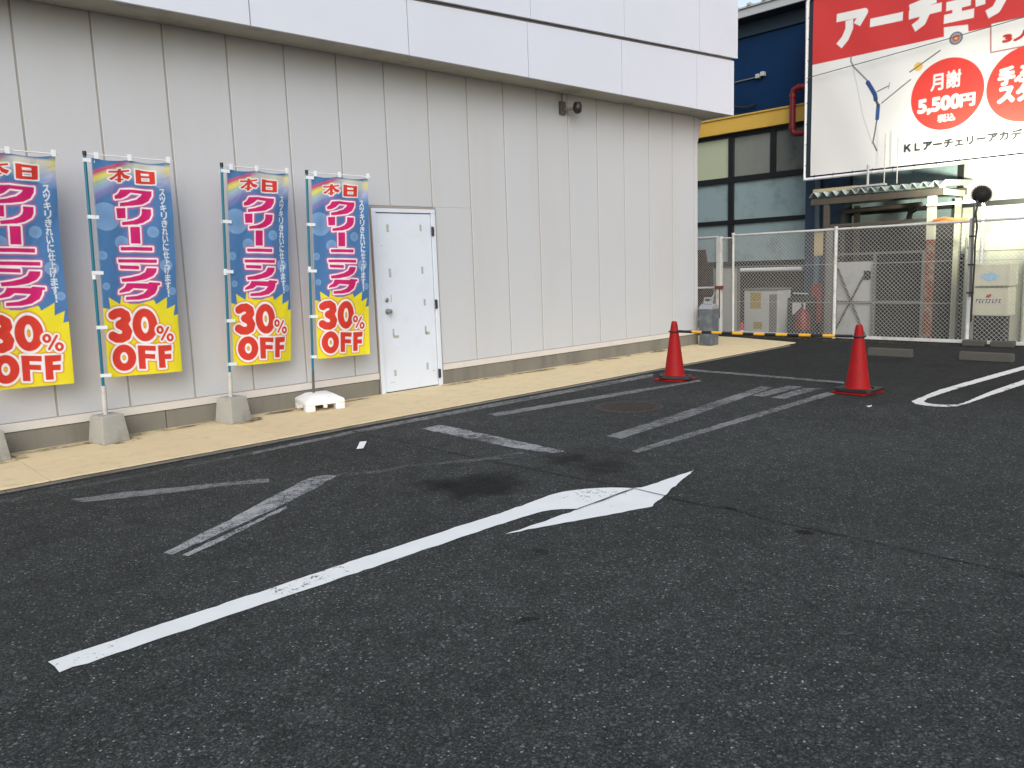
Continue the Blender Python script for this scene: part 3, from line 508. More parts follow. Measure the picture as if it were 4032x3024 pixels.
# ------------------------------------------------------------------ nobori banners
RED, PINK, YEL = (0.66, 0.050, 0.034), (0.62, 0.018, 0.165), (0.82, 0.72, 0.030)
BLUE, WHT = (0.060, 0.160, 0.400), (0.88, 0.86, 0.89)
BW, BH = 0.645, 1.86
def banner_print():
    c = Canvas(BW, BH, 0.0036, BLUE); s_ = lambda L: [(u * BW, v * BH) for u, v in L]
    g = np.clip(c.Y / BH, 0, 1)[..., None]
    c.rgb[:] = np.array((0.078, 0.200, 0.43)) * (1 - g) + np.array((0.070, 0.192, 0.44)) * g
    ci = s_(BAN['circ'])
    for i in range(0, len(ci), 2):
        r = math.hypot(ci[i + 1][0] - ci[i][0], ci[i + 1][1] - ci[i][1]); d = c.circ(ci[i], r)
        c.paint(c.cov(d) * (0.25 + 0.22 * np.clip(1 + d / r, 0, 1)), (0.36, 0.56, 0.84))
    rc = s_(BAN['rain']); ctr = rc[4]; r0 = np.mean([math.hypot(p[0] - ctr[0], p[1] - ctr[1]) for p in rc[:4]])
    d = r0 - np.hypot(c.X - ctr[0], c.Y - ctr[1]); fade = np.clip(1.25 - c.Y / 0.5, 0, 1)
    lim = np.clip((0.34 - c.X - 0.25 * c.Y) / 0.12, 0, 1)
    def band(a, b_, col, al, soft=0.012): c.paint(lim * np.clip((d - a) / soft + 0.5, 0, 1) * np.clip((b_ - d) / soft + 0.5, 0, 1) * al, col)
    wash = np.clip((c.X - 0.24) / 0.12, 0, 1) * np.clip(1 - (c.Y - 0.07) / 0.11, 0, 1)
    band(-0.016, 0.016, (0.62, 0.10, 0.20), 0.9); band(0.014, 0.05, (0.80, 0.46, 0.12), 0.75); band(0.03, 0.075, (0.80, 0.72, 0.16), 0.9, 0.02)
    band(0.07, 0.11, (0.50, 0.66, 0.50), 0.7, 0.03); band(0.10, 0.15, (0.42, 0.55, 0.74), 0.6, 0.03); band(0.14, 0.19, (0.33, 0.24, 0.55), 0.6, 0.04)
    c.paint(wash * 0.85 * np.clip((d + 0.01) / 0.02, 0, 1), (0.70, 0.68, 0.56))
    c.paint(np.clip((c.X - 0.50) / 0.1, 0, 1) * np.clip(1 - np.abs(c.Y - 0.16) / 0.11, 0, 1) * 0.75, (0.50, 0.50, 0.74))
    c.paint(c.cov(c.circ((BW * 1.0, 0.07), 0.055), 0.05) * 0.7, (0.78, 0.72, 0.25))
    c.paint(c.cov(c.poly(s_(BAN['burst']))), YEL)
    # three layers: dark outline, white outline, fill
    def layered(ds, fill, a, b_, out, dark=None):
        d = np.minimum.reduce(ds)
        c.paint(c.cov(d - b_, 0.016) * 0.9, out); c.paint(c.cov(d - a), WHT); return d
    sdp = [c.poly(s_(p)) for p in BAN['pink']]
    d = layered(sdp, PINK, 0.0135, 0.0235, (0.62, 0.10, 0.32))
    for q in sdp: c.paint(c.cov(q), PINK)
    sdh = np.minimum.reduce([c.poly(s_(p)) for p in BAN['hon']]); c.paint(c.cov(sdh - 0.011, 0.008), WHT); c.paint(c.cov(sdh), RED)
    z3 = c.seg(s_(BAN['three'])) - 0.040
    z0 = s_(BAN['zero']); rx = z0[1][0] - z0[0][0]; ry = z0[2][1] - z0[0][1]
    ring = lambda ctr, rx, ry, w: np.maximum(c.ell(ctr, rx + w, ry + w), -c.ell(ctr, max(rx - w, 0.004), max(ry - w, 0.004)))
    zz = ring(z0[0], rx, ry, 0.037); o_ = s_(BAN['O']); zo = ring(o_[0], o_[1][0] - o_[0][0], o_[2][1] - o_[0][1], 0.034)
    ff = [c.poly(s_(p)) for p in BAN['F']]; pc = s_(BAN['pct'])
    zp = np.minimum.reduce([ring(pc[0], 0.022, 0.027, 0.011), ring(pc[1], 0.022, 0.027, 0.011), c.seg(pc[2:4]) - 0.010])
    al = [z3, zz, zo] + ff; layered(al, RED, 0.017, 0.025, (0.62, 0.14, 0.03))
    for q in al: c.paint(c.cov(q), RED)
    c.paint(c.cov(zp - 0.021, 0.014) * 0.8, (0.62, 0.14, 0.03)); c.paint(c.cov(zp - 0.015), WHT); c.paint(c.cov(zp), RED)
    (u0, v0), (u1, v1) = BAN['text']; txt = 'スッキリきれいに仕上げます！'; n = len(txt); hh = (v1 - v0) * BH / (n - 1)
    for i, ch in enumerate(txt):
        x, y = (u0 + (u1 - u0) * i / (n - 1)) * BW, (v0 + (v1 - v0) * i / (n - 1)) * BH; k = 0.46
        c.paint(c.text(ch, x - 0.024, y - hh * k, x + 0.024, y + hh * k, 0.0022, True, keep=ch == '！'), (0.70, 0.74, 0.82))
    e = np.clip((c.X - 0.0) / 0.012, 0, 1); c.rgb[:] = c.rgb * e[..., None] + np.array((0.36, 0.45, 0.50)) * (1 - e[..., None])
    return c
CANVAS = banner_print()
M_print = print_mat('banner_cloth', 0.7, 0.22)

def flag(label, bx, tx, ztop, yaw, phase, plastic=False, brot=0.2, btm=0.48, side='grey', bdy=0.0):
    t = thing('promotional_banner', label, 'banner flag', (bx, 7.50, 0.012), 0, 'cleaning sale banners along the shop wall')
    hb = 0.168 if plastic else 0.245
    if plastic:
        b = MB(); k = 0.185; P = lambda x, y, z: (x, y, z)
        ring = [(k, 0.055), (k, 0.095), (0.105, 0.142), (0.06, 0.150)]
        v = []
        for r, z in ring: v += [(-r, -r, z), (r, -r, z), (r, r, z), (-r, r, z)]
        f = [(0, 3, 2, 1), (12, 13, 14, 15)] + [(i * 4 + j, i * 4 + (j + 1) % 4, (i + 1) * 4 + (j + 1) % 4, (i + 1) * 4 + j) for i in range(3) for j in range(4)]
        b.add(v, f)
        for x in (-1, 1):
            for y in (-1, 1): b.obox((x * 0.14, y * 0.14, 0.028), 0.088, 0.088, 0.056)
        for a in (0, math.pi / 2, math.pi, -math.pi / 2): b.obox((math.cos(a) * 0.165, math.sin(a) * 0.165, 0.040), 0.038, 0.036, 0.034, a)
        o = b.build('base', M_white, t, bevel=0.008, smooth=True); o.rotation_euler = (0, 0, brot); o.location = (0.05, -0.02, 0); o.scale = (1.12, 1.12, 1.12)
    else:
        b = MB(); v = []
        for r, z in ((0.120, 0.0), (0.119, 0.03), (0.098, 0.238), (0.090, 0.246)): v += [(-r, -r, z), (r, -r, z), (r, r, z), (-r, r, z)]
        b.add(v, [(0, 3, 2, 1), (12, 13, 14, 15)] + [(i * 4 + j, i * 4 + (j + 1) % 4, (i + 1) * 4 + (j + 1) % 4, (i + 1) * 4 + j) for i in range(3) for j in range(4)])
        o = b.build('base', M_conc2, t, bevel=0.022, seg=3, smooth=True); o.rotation_euler = (0, 0, brot); o.location = (0.01, bdy, 0)
    bot = Vector((0, 0, hb - 0.02)); top = Vector((tx - bx, -0.12, ztop - 0.012)); dn = (bot - top).normalized(); at = lambda z: bot + (top - bot) * ((z - bot.z) / (top.z - bot.z))
    MB().tube([bot, at(btm + 0.02)], 0.021 if not plastic else 0.014, 12).build('lower_pole', M_poled if plastic else M_polew, t, smooth=True)
    MB().tube([at(btm), top], 0.0125, 12).build('pole', M_teal, t, smooth=True)
    MB().tube([at(1.42), at(1.475)], 0.017, 12).build('pole_joint', M_white, t, smooth=True)
    MB().tube([top - (top - bot).normalized() * 0.015, top + (top - bot).normalized() * 0.022], 0.0155, 12).build('pole_cap', M_black, t, smooth=True)
    rd = Vector((math.cos(yaw), math.sin(yaw), 0.0)); nr = Vector((math.sin(yaw), -math.cos(yaw), 0))
    MB().tube([top, top + rd * (BW + 0.075) + Vector((0, 0, -0.016))], 0.005, 8).build('cross_rod', M_white, t, smooth=True)
    o0 = top + rd * 0.040 + Vector((0, 0, -0.030)) + nr * 0.012
    def fn(X, Y):
        u, v = X / BW, Y / BH
        rip = 0.020 * np.sin(u * 5.2 + phase + v * 2.0) * (0.25 + v) + 0.016 * np.sin(v * 7 + phase * 2 + u * 2) * u + 0.004 * np.sin(u * 21 + v * 6 + phase) * (1 - 0.6 * v)
        rip += 0.006 * np.sin((u * 0.9 + v * 3.1) * 9 + phase * 3) * u * (1 - v)
        sag = -0.016 * np.sin(np.clip(u / 0.47, 0, 1) * math.pi) - 0.020 * np.sin(np.clip((u - 0.47) / 0.53, 0, 1) * math.pi)
        dz = sag * np.exp(-v * 6) - 0.012 * u * v
        pull = 1 - 0.012 * np.sin(v * math.pi) - 0.012 * v
        px = o0.x + rd.x * X * pull + dn.x * Y + nr.x * rip; py = o0.y + rd.y * X * pull + dn.y * Y + nr.y * rip; pz = o0.z + dn.z * Y + dz
        return px, py, pz
    CANVAS.mesh('cloth', fn, M_print, t)
    for v in (0.012, 0.26, 0.51, 0.76, 0.985):
        p = at(o0.z - v * BH); MB().obox(p + rd * 0.026 + nr * 0.017, 0.086, 0.004, 0.030, yaw, 0, R(3)).obox(p + nr * -0.015, 0.03, 0.003, 0.030, yaw).build('tie', M_ribbon, t)
    for u in (0.07, 0.48, 0.985):
        p = o0 + rd * (u * BW); MB().obox(p + Vector((0, 0, 0.018)) + nr * 0.004, 0.034, 0.014, 0.055, yaw).build('tie', M_ribbon, t, bevel=0.003)
    return t
flag('blue and yellow 30% OFF banner cut off by the left edge of the photo', -0.59, -0.56, 2.464, R(1), 0.4, brot=0.15, bdy=0.0)
flag('30% OFF banner in a concrete block, second from the left beside the cut-off banner', 0.320, 0.347, 2.464, R(0), 1.9, brot=0.24)
flag('30% OFF banner in a concrete block, next to the banner on the white base', 1.456, 1.511, 2.439, R(4), 3.3, brot=0.30, btm=0.47)
flag('blue and yellow 30% OFF banner on a white plastic base next to the white door', 2.350, 2.383, 2.420, R(-5), 4.6, plastic=True, brot=R(-12), btm=0.38)
# ------------------------------------------------------------------ cones and bar
def cone(label, x, y, rz, tilt):
    t = thing('traffic_cone', label, 'traffic cone', (x, y, 0.0), rz, 'red traffic cones holding the striped bar')
    sq = lambda r: [(-r, -r), (r, -r), (r, r), (-r, r)]
    MB().prism(sq(0.185), 0.003, 0.022).build('base', M_cone, t, bevel=0.006)
    MB().lathe([(0.150, 0.022), (0.148, 0.040), (0.128, 0.052), (0.118, 0.075), (0.040, 0.655), (0.0345, 0.690), (0.026, 0.702), (0.010, 0.704)], 40).build('body', M_cone, t, smooth=True)
    b = MB(); n = 40; ro, ri, z0, z1 = 0.190, 0.142, 0.024, 0.052
    def outr(a): k = max(abs(math.cos(a)), abs(math.sin(a))); r = min(ro / k, ro * 1.30); return (r * math.cos(a), r * math.sin(a))
    for k in range(n):
        a0, a1 = 2 * math.pi * k / n + math.pi / n, 2 * math.pi * (k + 1) / n + math.pi / n; p0, p1 = outr(a0), outr(a1); q0, q1 = (ri * math.cos(a0), ri * math.sin(a0)), (ri * math.cos(a1), ri * math.sin(a1))
        b.add([p0 + (z0,), p1 + (z0,), p1 + (z1,), p0 + (z1,), q0 + (z0,), q1 + (z0,), q1 + (z1,), q0 + (z1,)], [(0, 1, 2, 3), (3, 2, 6, 7), (7, 6, 5, 4), (4, 5, 1, 0)])
    w = b.build('rubber_weight', M_rubber, t); w.location = (0.012, -0.008, 0.004); w.rotation_euler = (tilt, tilt * 0.6, R(28) if tilt > 0.02 else R(8))
    return t
c1 = (6.135, 5.640); c2 = (6.375, 3.540)
cone('red traffic cone with a skewed black rubber weight, nearer the shop wall', c1[0], c1[1], R(6), R(3))
cone('red traffic cone with a flat black rubber weight, near the white bay line', c2[0], c2[1], R(-8), R(0.8))
def stripe_mat(L_, end):
    m = bpy.data.materials.new('striped_bar'); m.use_nodes = True; t = m.node_tree; N = t.nodes; b = N['Principled BSDF']; b.inputs['Roughness'].default_value = 0.35
    tc = N.new('ShaderNodeTexCoord'); sx = N.new('ShaderNodeSeparateXYZ'); t.links.new(tc.outputs['Object'], sx.inputs[0])
    w = (L_ - 2 * end) / 13
    a = N.new('ShaderNodeMath'); a.operation = 'SUBTRACT'; t.links.new(sx.outputs[0], a.inputs[0]); a.inputs[1].default_value = end
    d = N.new('ShaderNodeMath'); d.operation = 'DIVIDE'; t.links.new(a.outputs[0], d.inputs[0]); d.inputs[1].default_value = 2 * w
    f = N.new('ShaderNodeMath'); f.operation = 'FRACT'; t.links.new(d.outputs[0], f.inputs[0])
    l = N.new('ShaderNodeMath'); l.operation = 'LESS_THAN'; t.links.new(f.outputs[0], l.inputs[0]); l.inputs[1].default_value = 0.5
    g = N.new('ShaderNodeMath'); g.operation = 'GREATER_THAN'; t.links.new(sx.outputs[0], g.inputs[0]); g.inputs[1].default_value = end
    h = N.new('ShaderNodeMath'); h.operation = 'LESS_THAN'; t.links.new(sx.outputs[0], h.inputs[0]); h.inputs[1].default_value = L_ - end
    p = N.new('ShaderNodeMath'); p.operation = 'MULTIPLY'; t.links.new(l.outputs[0], p.inputs[0]); t.links.new(g.outputs[0], p.inputs[1])
    q = N.new('ShaderNodeMath'); q.operation = 'MULTIPLY'; t.links.new(p.outputs[0], q.inputs[0]); t.links.new(h.outputs[0], q.inputs[1])
    x = N.new('ShaderNodeMix'); x.data_type = 'RGBA'; x.inputs[6].default_value = (0.015, 0.016, 0.02, 1); x.inputs[7].default_value = (0.72, 0.38, 0.025, 1); t.links.new(q.outputs[0], x.inputs[0]); t.links.new(x.outputs[2], b.inputs['Base Color'])
    return m
dxy = Vector((c2[0] - c1[0], c2[1] - c1[1], 0)); Lb = dxy.length
bar = thing('cone_bar', 'black and yellow striped bar hung between the two red cones', 'barrier bar', (c1[0], c1[1], 0.583), math.atan2(dxy.y, dxy.x))
MB().tube([(0.065, 0, 0.0), (Lb / 2, 0, -0.006), (Lb - 0.065, 0, 0.0)], 0.0165, 14).build('pole', stripe_mat(Lb, 0.235), bar, smooth=True)
for x in (0.0, Lb):
    MB().tube([(x + 0.061 * math.cos(a), 0.061 * math.sin(a), 0.0) for a in np.linspace(0, 2 * math.pi, 24, endpoint=False)], 0.0085, 8, closed=True).build('end_ring', M_rubber, bar, smooth=True)

# ------------------------------------------------------------------ bin, manhole, wheel stops, scraps
bn = thing('litter_bin', 'grey square swing-lid bin with a pale domed lid at the wall corner', 'bin', (9.622, 7.442, 0.012), R(1))
bb = MB(); v = []
for r, z in ((0.108, 0.0), (0.112, 0.02), (0.122, 0.58), (0.122, 0.60)): v += [(-r, -r, z), (r, -r, z), (r, r, z), (-r, r, z)]
bb.add(v, [(0, 3, 2, 1), (12, 13, 14, 15)] + [(i * 4 + j, i * 4 + (j + 1) % 4, (i + 1) * 4 + (j + 1) % 4, (i + 1) * 4 + j) for i in range(3) for j in range(4)])
bb.build('body', M_bin, bn, bevel=0.012, seg=3, smooth=True)
ld = MB(); n = 12; pr = [(-0.128 + 0.256 * k / n, 0.60 + 0.085 * math.sin(math.pi * k / n)) for k in range(n + 1)]
ld.add([(x, -0.126, z) for x, z in pr] + [(x, 0.126, z) for x, z in pr], [tuple(range(n + 1))[::-1], tuple(range(n + 1, 2 * n + 2))] + [(k, k + 1, n + 2 + k, n + 1 + k) for k in range(n)] + [(n, 0, n + 1, 2 * n + 1)])
ld.build('lid', M_binlid, bn, bevel=0.006)
hd = MB().box(-0.055, -0.040, -0.10, 0.10, 0.66, 0.80).box(-0.040, 0.040, -0.10, -0.075, 0.66, 0.70)
hd2 = MB().obox((-0.02, -0.075, 0.715), 0.016, 0.022, 0.13, 0, 0, R(12)).obox((-0.02, 0.075, 0.715), 0.016, 0.022, 0.13, 0, 0, R(12)).obox((-0.008, 0.0, 0.775), 0.016, 0.17, 0.028, 0, 0, R(12)).obox((-0.03, 0.0, 0.70), 0.016, 0.17, 0.05, 0, 0, R(12))
hd2.build('handle', M_binlid, bn, bevel=0.005)

mh = thing('manhole_cover', 'round rusty brown iron manhole cover set in the dark asphalt', 'manhole cover', (4.37, 4.92, 0.0))
MB().lathe([(0.335, 0.0), (0.335, 0.005), (0.300, 0.005), (0.300, 0.001)], 56).build('rim', M_iron, mh)
cv = MB().lathe([(0.296, 0.0), (0.296, 0.004), (0.0005, 0.004)], 56, cap=False)
for i in range(-6, 7):
    for j in range(-6, 7):
        x, y = i * 0.043 + (j % 2) * 0.021, j * 0.043
        if math.hypot(x, y) < 0.27: cv.box(x - 0.011, x + 0.011, y - 0.011, y + 0.011, 0.004, 0.0075)
cv.build('cover', M_iron, mh)

def stop(label, x, y, L_):
    t = MB(); hw = [(-0.06, 0.0), (0.06, 0.0), (0.045, 0.098), (0.035, 0.105), (-0.035, 0.105), (-0.045, 0.098)]
    n = len(hw); t.add([(a, -L_ / 2, z) for a, z in hw] + [(a, L_ / 2, z) for a, z in hw], [tuple(range(n))[::-1], tuple(range(n, 2 * n))] + [(k, (k + 1) % n, n + (k + 1) % n, n + k) for k in range(n)])
    o = t.build('wheel_stop', M_conc3, None, bevel=0.008); o.location = (x, y, 0.0)
    return tag(o, label, 'wheel stop', 'concrete wheel stops along the fence')
stop('weathered concrete wheel stop just behind the outer red cone', 9.59, 4.50, 0.58)
stop('weathered concrete wheel stop past the far end of the white bay line', 9.66, 3.32, 0.62)
for (x, y), lb in zip(((11.40, 4.00), (11.40, 3.62)), ('low concrete footing block under the fence rail near the floodlight post', 'low concrete footing block under the fence rail at the right edge')):
    o = MB().box(-0.09, 0.09, -0.15, 0.15, 0.0, 0.085).build('footing_block', M_conc3, None, bevel=0.015); o.location = (x, y, 0.0); o.rotation_euler = (0, 0, R(4)); tag(o, lb, 'concrete block', 'footing blocks under the fence')
for P_, lb in ((PAPER, 'small white paper slip lying on the asphalt near the pavement edge'), (PAPER2, 'tiny scrap of white litter on the asphalt in front of the outer cone')):
    cx, cy = sum(p[0] for p in P_) / 4, sum(p[1] for p in P_) / 4
    b = MB(); n = 5
    q = [(p[0] - cx, p[1] - cy) for p in P_]
    for i in range(n + 1):
        s_ = i / n; a = (q[0][0] + (q[1][0] - q[0][0]) * s_, q[0][1] + (q[1][1] - q[0][1]) * s_); c_ = (q[3][0] + (q[2][0] - q[3][0]) * s_, q[3][1] + (q[2][1] - q[3][1]) * s_)
        z = 0.007 + 0.010 * (s_ - 0.4) ** 2
        b.v += [(a[0], a[1], z), (c_[0], c_[1], z + 0.003), (a[0], a[1], z - 0.001), (c_[0], c_[1], z + 0.002)]
    for i in range(n):
        k = i * 4; b.f += [(k, k + 1, k + 5, k + 4), (k + 2, k + 6, k + 7, k + 3), (k, k + 4, k + 6, k + 2), (k + 1, k + 3, k + 7, k + 5)]
    b.f += [(0, 2, 3, 1), (n * 4, n * 4 + 1, n * 4 + 3, n * 4 + 2)]
    o = b.build('paper_scrap', M_paper, None); o.location = (cx, cy, 0.0); tag(o, lb, 'litter')

# dry leaves and grit gathered at the end of the pavement
M_leaf = mat('dry_leaf', (0.12, 0.085, 0.045), 0.9, var=0.4, scale=20)
def leaf_litter(name, pts, m, size):
    b = MB()
    for (x, y, z) in pts:
        a = random.uniform(0, 6.28); r = size * random.uniform(0.5, 1.2); ax, ay = math.cos(a) * r, math.sin(a) * r; h = random.uniform(0.002, 0.3 * size)
        b.add([(x - ax, y - ay, z + 0.003), (x - ay * .45, y + ax * .45, z + 0.003 + h), (x + ax, y + ay, z + 0.004), (x + ay * .45, y - ax * .45, z + 0.003 + h * .6)], [(0, 1, 2, 3)])
    o = b.build(name, m); o['kind'] = 'stuff'; return o
pts = [(11.15 + abs(random.gauss(0, 0.18)), random.uniform(5.0, 7.6), 0.0) for _ in range(260)] + [(random.uniform(11.2, 11.7), random.uniform(2.5, 5.2), 0.0) for _ in range(120)]
o = leaf_litter('leaf_litter', pts, M_leaf, 0.028); tag(o, 'dry leaves and grit gathered along the foot of the fence', 'leaf litter')

# ------------------------------------------------------------------ chain link fence
FX = 11.6
fe = thing('chain_link_fence', 'long white chain link fence across the far end of the car park', 'fence', (FX, 5.0, 0))
def F_(b, name, m, par=fe, **k): o = b.build(name, m, par, **k); o.location = (-FX, -5.0, 0); return o
PY = [8.21, 6.25, 4.17, 2.08, 0.0, -2.1]
for y in PY: F_(MB().tube([(FX, y, 0.0), (FX, y, 1.86)], 0.030 if y != 8.21 else 0.024, 12).lathe([(0.034, 1.86), (0.03, 1.885), (0.01, 1.892)], 12, (FX, y, 0)), 'post', M_fence, smooth=True)
for a, c in zip(PY[:-1], PY[1:]): F_(MB().tube([(FX, a - 0.02, 1.843), (FX, c + 0.02, 1.843)], 0.020, 10), 'top_rail', M_fence, smooth=True)
for a, c in zip(PY[:-1], PY[1:]): F_(MB().box(FX - 0.028, FX + 0.012, c + 0.03, a - 0.03, 0.012, 0.062), 'bottom_rail', M_fence, bevel=0.004)
for z in (1.262, 0.615): F_(MB().tube([(FX - 0.006, 8.2 - (10.3) * k / 30, z + 0.004 * math.sin(k * 1.3)) for k in range(31)], 0.0035, 6), 'tension_wire', M_whitem)
def chain(y0, y1, z0, z1, pitch, r, x=FX):
    """woven diamonds: zig-zag wires, each bent forward and back at the crossings"""
    b = MB(); H = z1 - z0; n0 = int(math.floor((y0 - H) / pitch)); n1 = int(math.ceil(y1 / pitch))
    for s_ in (1, -1):
        for k in range(n0, n1 + int(H / pitch) + 2):
            ya = k * pitch
            # line y = ya + s*(z - z0)
            t0, t1 = 0.0, H
            if s_ == 1: t0 = max(t0, y0 - ya); t1 = min(t1, y1 - ya)
            else: t0 = max(t0, ya - y1); t1 = min(t1, ya - y0)
            if t1 - t0 < 0.02: continue
            p = (x + s_ * r * 0.5, ya + s_ * t0, z0 + t0); q = (x + s_ * r * 0.5, ya + s_ * t1, z0 + t1)
            b.tube([p, q], r, 4, cap=False)
    return b
F_(chain(-2.0, 8.19, 0.05, 1.83, 0.0655, 0.0028), 'chain_link_mesh', M_wire)
gt = thing('fence_gate', 'narrow chain link gate with a thick rust-streaked post beside the bin', 'gate', (FX, 8.5, 0))
G_ = lambda b, name, m, **k: (lambda o: setattr(o, 'location', (-FX, -8.5, 0)) or o)(b.build(name, m, gt, **k))
G_(MB().box(FX - 0.055, FX + 0.045, 8.45, 8.545, 0.0, 1.835), 'gate_post', M_fence, bevel=0.008)
for pts_, rr in (([(FX, 8.545, 1.83), (FX, 10.3, 1.83)], 0.022), ([(FX, 8.57, 0.88), (FX, 10.3, 0.85)], 0.022), ([(FX, 8.57, 0.07), (FX, 10.3, 0.07)], 0.022), ([(FX, 8.58, 0.80), (FX, 9.10, 0.10)], 0.014), ([(FX, 8.23, 1.80), (FX, 8.45, 1.80)], 0.016)):
    G_(MB().tube(pts_, rr, 10), 'gate_rail', M_fence, smooth=True)
G_(chain(8.56, 10.3, 0.08, 1.82, 0.05, 0.0024).add([], []), 'gate_mesh', M_wire)
G_(chain(8.24, 8.45, 0.06, 1.80, 0.05, 0.0024), 'gate_mesh', M_wire)
G_(MB().box(FX - 0.075, FX - 0.02, 8.40, 8.56, 0.855, 0.915), 'hinge', M_rust, bevel=0.006)
G_(MB().box(FX - 0.0575, FX - 0.0555, 8.452, 8.478, 0.30, 0.86), 'rust_streak', M_rust)

# ------------------------------------------------------------------ floodlight on the fence post (it lights the sign)
fl_ = thing('floodlight', 'round black finned floodlight on a pole strapped to the fence post', 'floodlight', (FX - 0.02, 4.13, 0.0))
aim = Vector((0.91, 0.15, 0.27)).normalized(); q = aim.to_track_quat('Z', 'Y').to_matrix().to_4x4(); hp = Vector((0.06, -0.06, 2.225))
def head(b, name, m, **k): o = b.build(name, m, fl_, **k); o.matrix_local = Matrix.Translation(hp) @ q; return o
MB().tube([(-0.04, 0.0, 0.72), (-0.04, 0.0, 2.05), (0.0, -0.02, 2.12), (0.02, -0.03, 2.16)], 0.016, 10).build('pole', M_poled, fl_, smooth=True)
MB().tube([(-0.062, -0.035, 0.35), (-0.06, -0.04, 0.9), (-0.075, -0.05, 1.2), (-0.06, -0.04, 1.5), (-0.075, -0.06, 1.75), (-0.06, -0.03, 1.95), (0.0, -0.04, 2.12)], 0.014, 8).build('cable', M_rubber, fl_, smooth=True)
for z in (1.20, 1.62, 0.78): MB().lathe([(0.052, -0.012), (0.052, 0.012)], 14, (-0.01, 0.01, z), cap=False).build('strap', M_black, fl_)
head(MB().lathe([(0.03, -0.105), (0.055, -0.10), (0.06, -0.045), (0.118, -0.035), (0.128, 0.0), (0.128, 0.035), (0.120, 0.040), (0.116, 0.028)], 40, cap=False).lathe([(0.03, -0.105), (0.0, -0.105)], 40, cap=False), 'housing', M_black, smooth=True)
fins = MB()
for k in range(32):
    a = 2 * math.pi * k / 32; fins.obox((0.132 * math.cos(a), 0.132 * math.sin(a), -0.005), 0.030, 0.006, 0.07, a)
head(fins, 'cooling_fins', M_black)
lens = head(MB().lathe([(0.116, 0.0), (0.0005, 0.0)], 32, (0, 0, 0.028), cap=False), 'lens', emis_mat('lit_lens', (1.0, 1.0, 0.86), 30.0))
MB().tube([Vector((0.02, -0.03, 2.14)), hp + Vector((0, -0.09, -0.04)), hp + Vector((0, -0.13, 0.0))], 0.010, 8).build('bracket', M_black, fl_)
ld_ = bpy.data.lights.new('floodlight_beam', 'SPOT'); ld_.energy = 640; ld_.spot_size = R(102); ld_.spot_blend = 1.0; ld_.shadow_soft_size = 0.09; ld_.color = (1.0, 0.99, 0.74)
lo = bpy.data.objects.new('floodlight_beam', ld_); C.objects.link(lo); lo.parent = fl_; lo.matrix_local = Matrix.Translation(hp + aim * 0.06) @ (-aim).to_track_quat('Z', 'Y').to_matrix().to_4x4()

# ------------------------------------------------------------------ blue building behind the fence
bl = thing('blue_building', 'dark blue building with a yellow band and frosted windows behind the fence', 'building', (14.5, 7.0, -0.7))
def B_(b, name, m, par=None, **k):
    o = b.build(name, m, par or bl, **k)
    if par is None: o.location = (-14.5, -7.0, 0.7)
    return o
BX = 14.5
B_(MB().box(BX, BX + 0.2, -6, 16, 4.19, 6.42), 'upper_wall', M_blue)
B_(MB().box(BX - 0.16, BX - 0.002, -6, 16, 4.175, 4.485).box(BX - 0.19, BX - 0.002, -6, 16, 4.487, 4.52), 'yellow_band', M_yellow, bevel=0.004)
B_(MB().box(BX + 0.02, BX + 0.2, -6, 16, -0.7, 1.27), 'lower_wall', M_lower)
B_(MB().box(BX + 0.10, BX + 0.12, -6, 16, 1.27, 4.19), 'dark_interior', M_dark)
rf = B_(MB().add([(14.1, -6, 6.43), (14.1, 16, 6.43), (14.7, 16, 6.42), (14.7, -6, 6.42), (14.1, -6, 6.46), (14.1, 16, 6.46), (14.7, 16, 6.56), (14.7, -6, 6.56)], [(0, 1, 2, 3), (7, 6, 5, 4), (0, 4, 5, 1), (1, 5, 6, 2), (2, 6, 7, 3), (3, 7, 4, 0)]), 'eaves', M_navy)
B_(MB().box(14.44, 14.497, -6, 16, 6.14, 6.415), 'trim_band', M_navy)
B_(MB().box(14.04, 14.095, -6, 16, 6.425, 6.585), 'gutter', M_roof, rf, bevel=0.01)
ro = MB().box(14.00, 25, -6, 16, 6.59, 6.62)
for k in range(70): ro.box(13.97, 25, -6 + k * 0.34, -6 + k * 0.34 + 0.08, 6.62, 6.665)
B_(ro, 'roof', M_roof, rf)
# windows: one part per opening, frame bars between them
M_pale = mat('pale_panel', (0.58, 0.60, 0.55), 0.5, var=0.05)
M_lit = emis_mat('lit_frosted_glass', (0.36, 0.40, 0.28), 0.16)
fr = MB(); X0, X1 = BX - 0.03, BX + 0.08
for z0, z1 in ((1.27, 1.35), (2.19, 2.28), (3.11, 3.23), (4.09, 4.187)): fr.box(X0, X1, -6, 16, z0, z1)
MU = [(9.985, 10.115), (7.3, 8.15), (5.25, 5.345), (2.2, 2.3), (-0.9, -0.8)]
rows = ((1.352, 2.188), (2.282, 3.108), (3.232, 4.088))
for a, c in MU + [(12.3, 12.4), (14.6, 14.7)]:
    for z0, z1 in rows: fr.box(X0 + 0.004, X1 - 0.004, a, c, z0, z1)
fr.box(X0 + 0.004, X1 - 0.004, 8.97, 9.09, *rows[2]); fr.box(X0 + 0.004, X1 - 0.004, 6.2, 6.27, *rows[2])
B_(fr, 'window_frame', M_frame, bevel=0.003, seg=1)
ys = [16, 14.7, 14.6, 12.4, 12.3, 10.115, 9.985, 8.15, 7.3, 5.345, 5.25, 2.3, 2.2, -0.8]
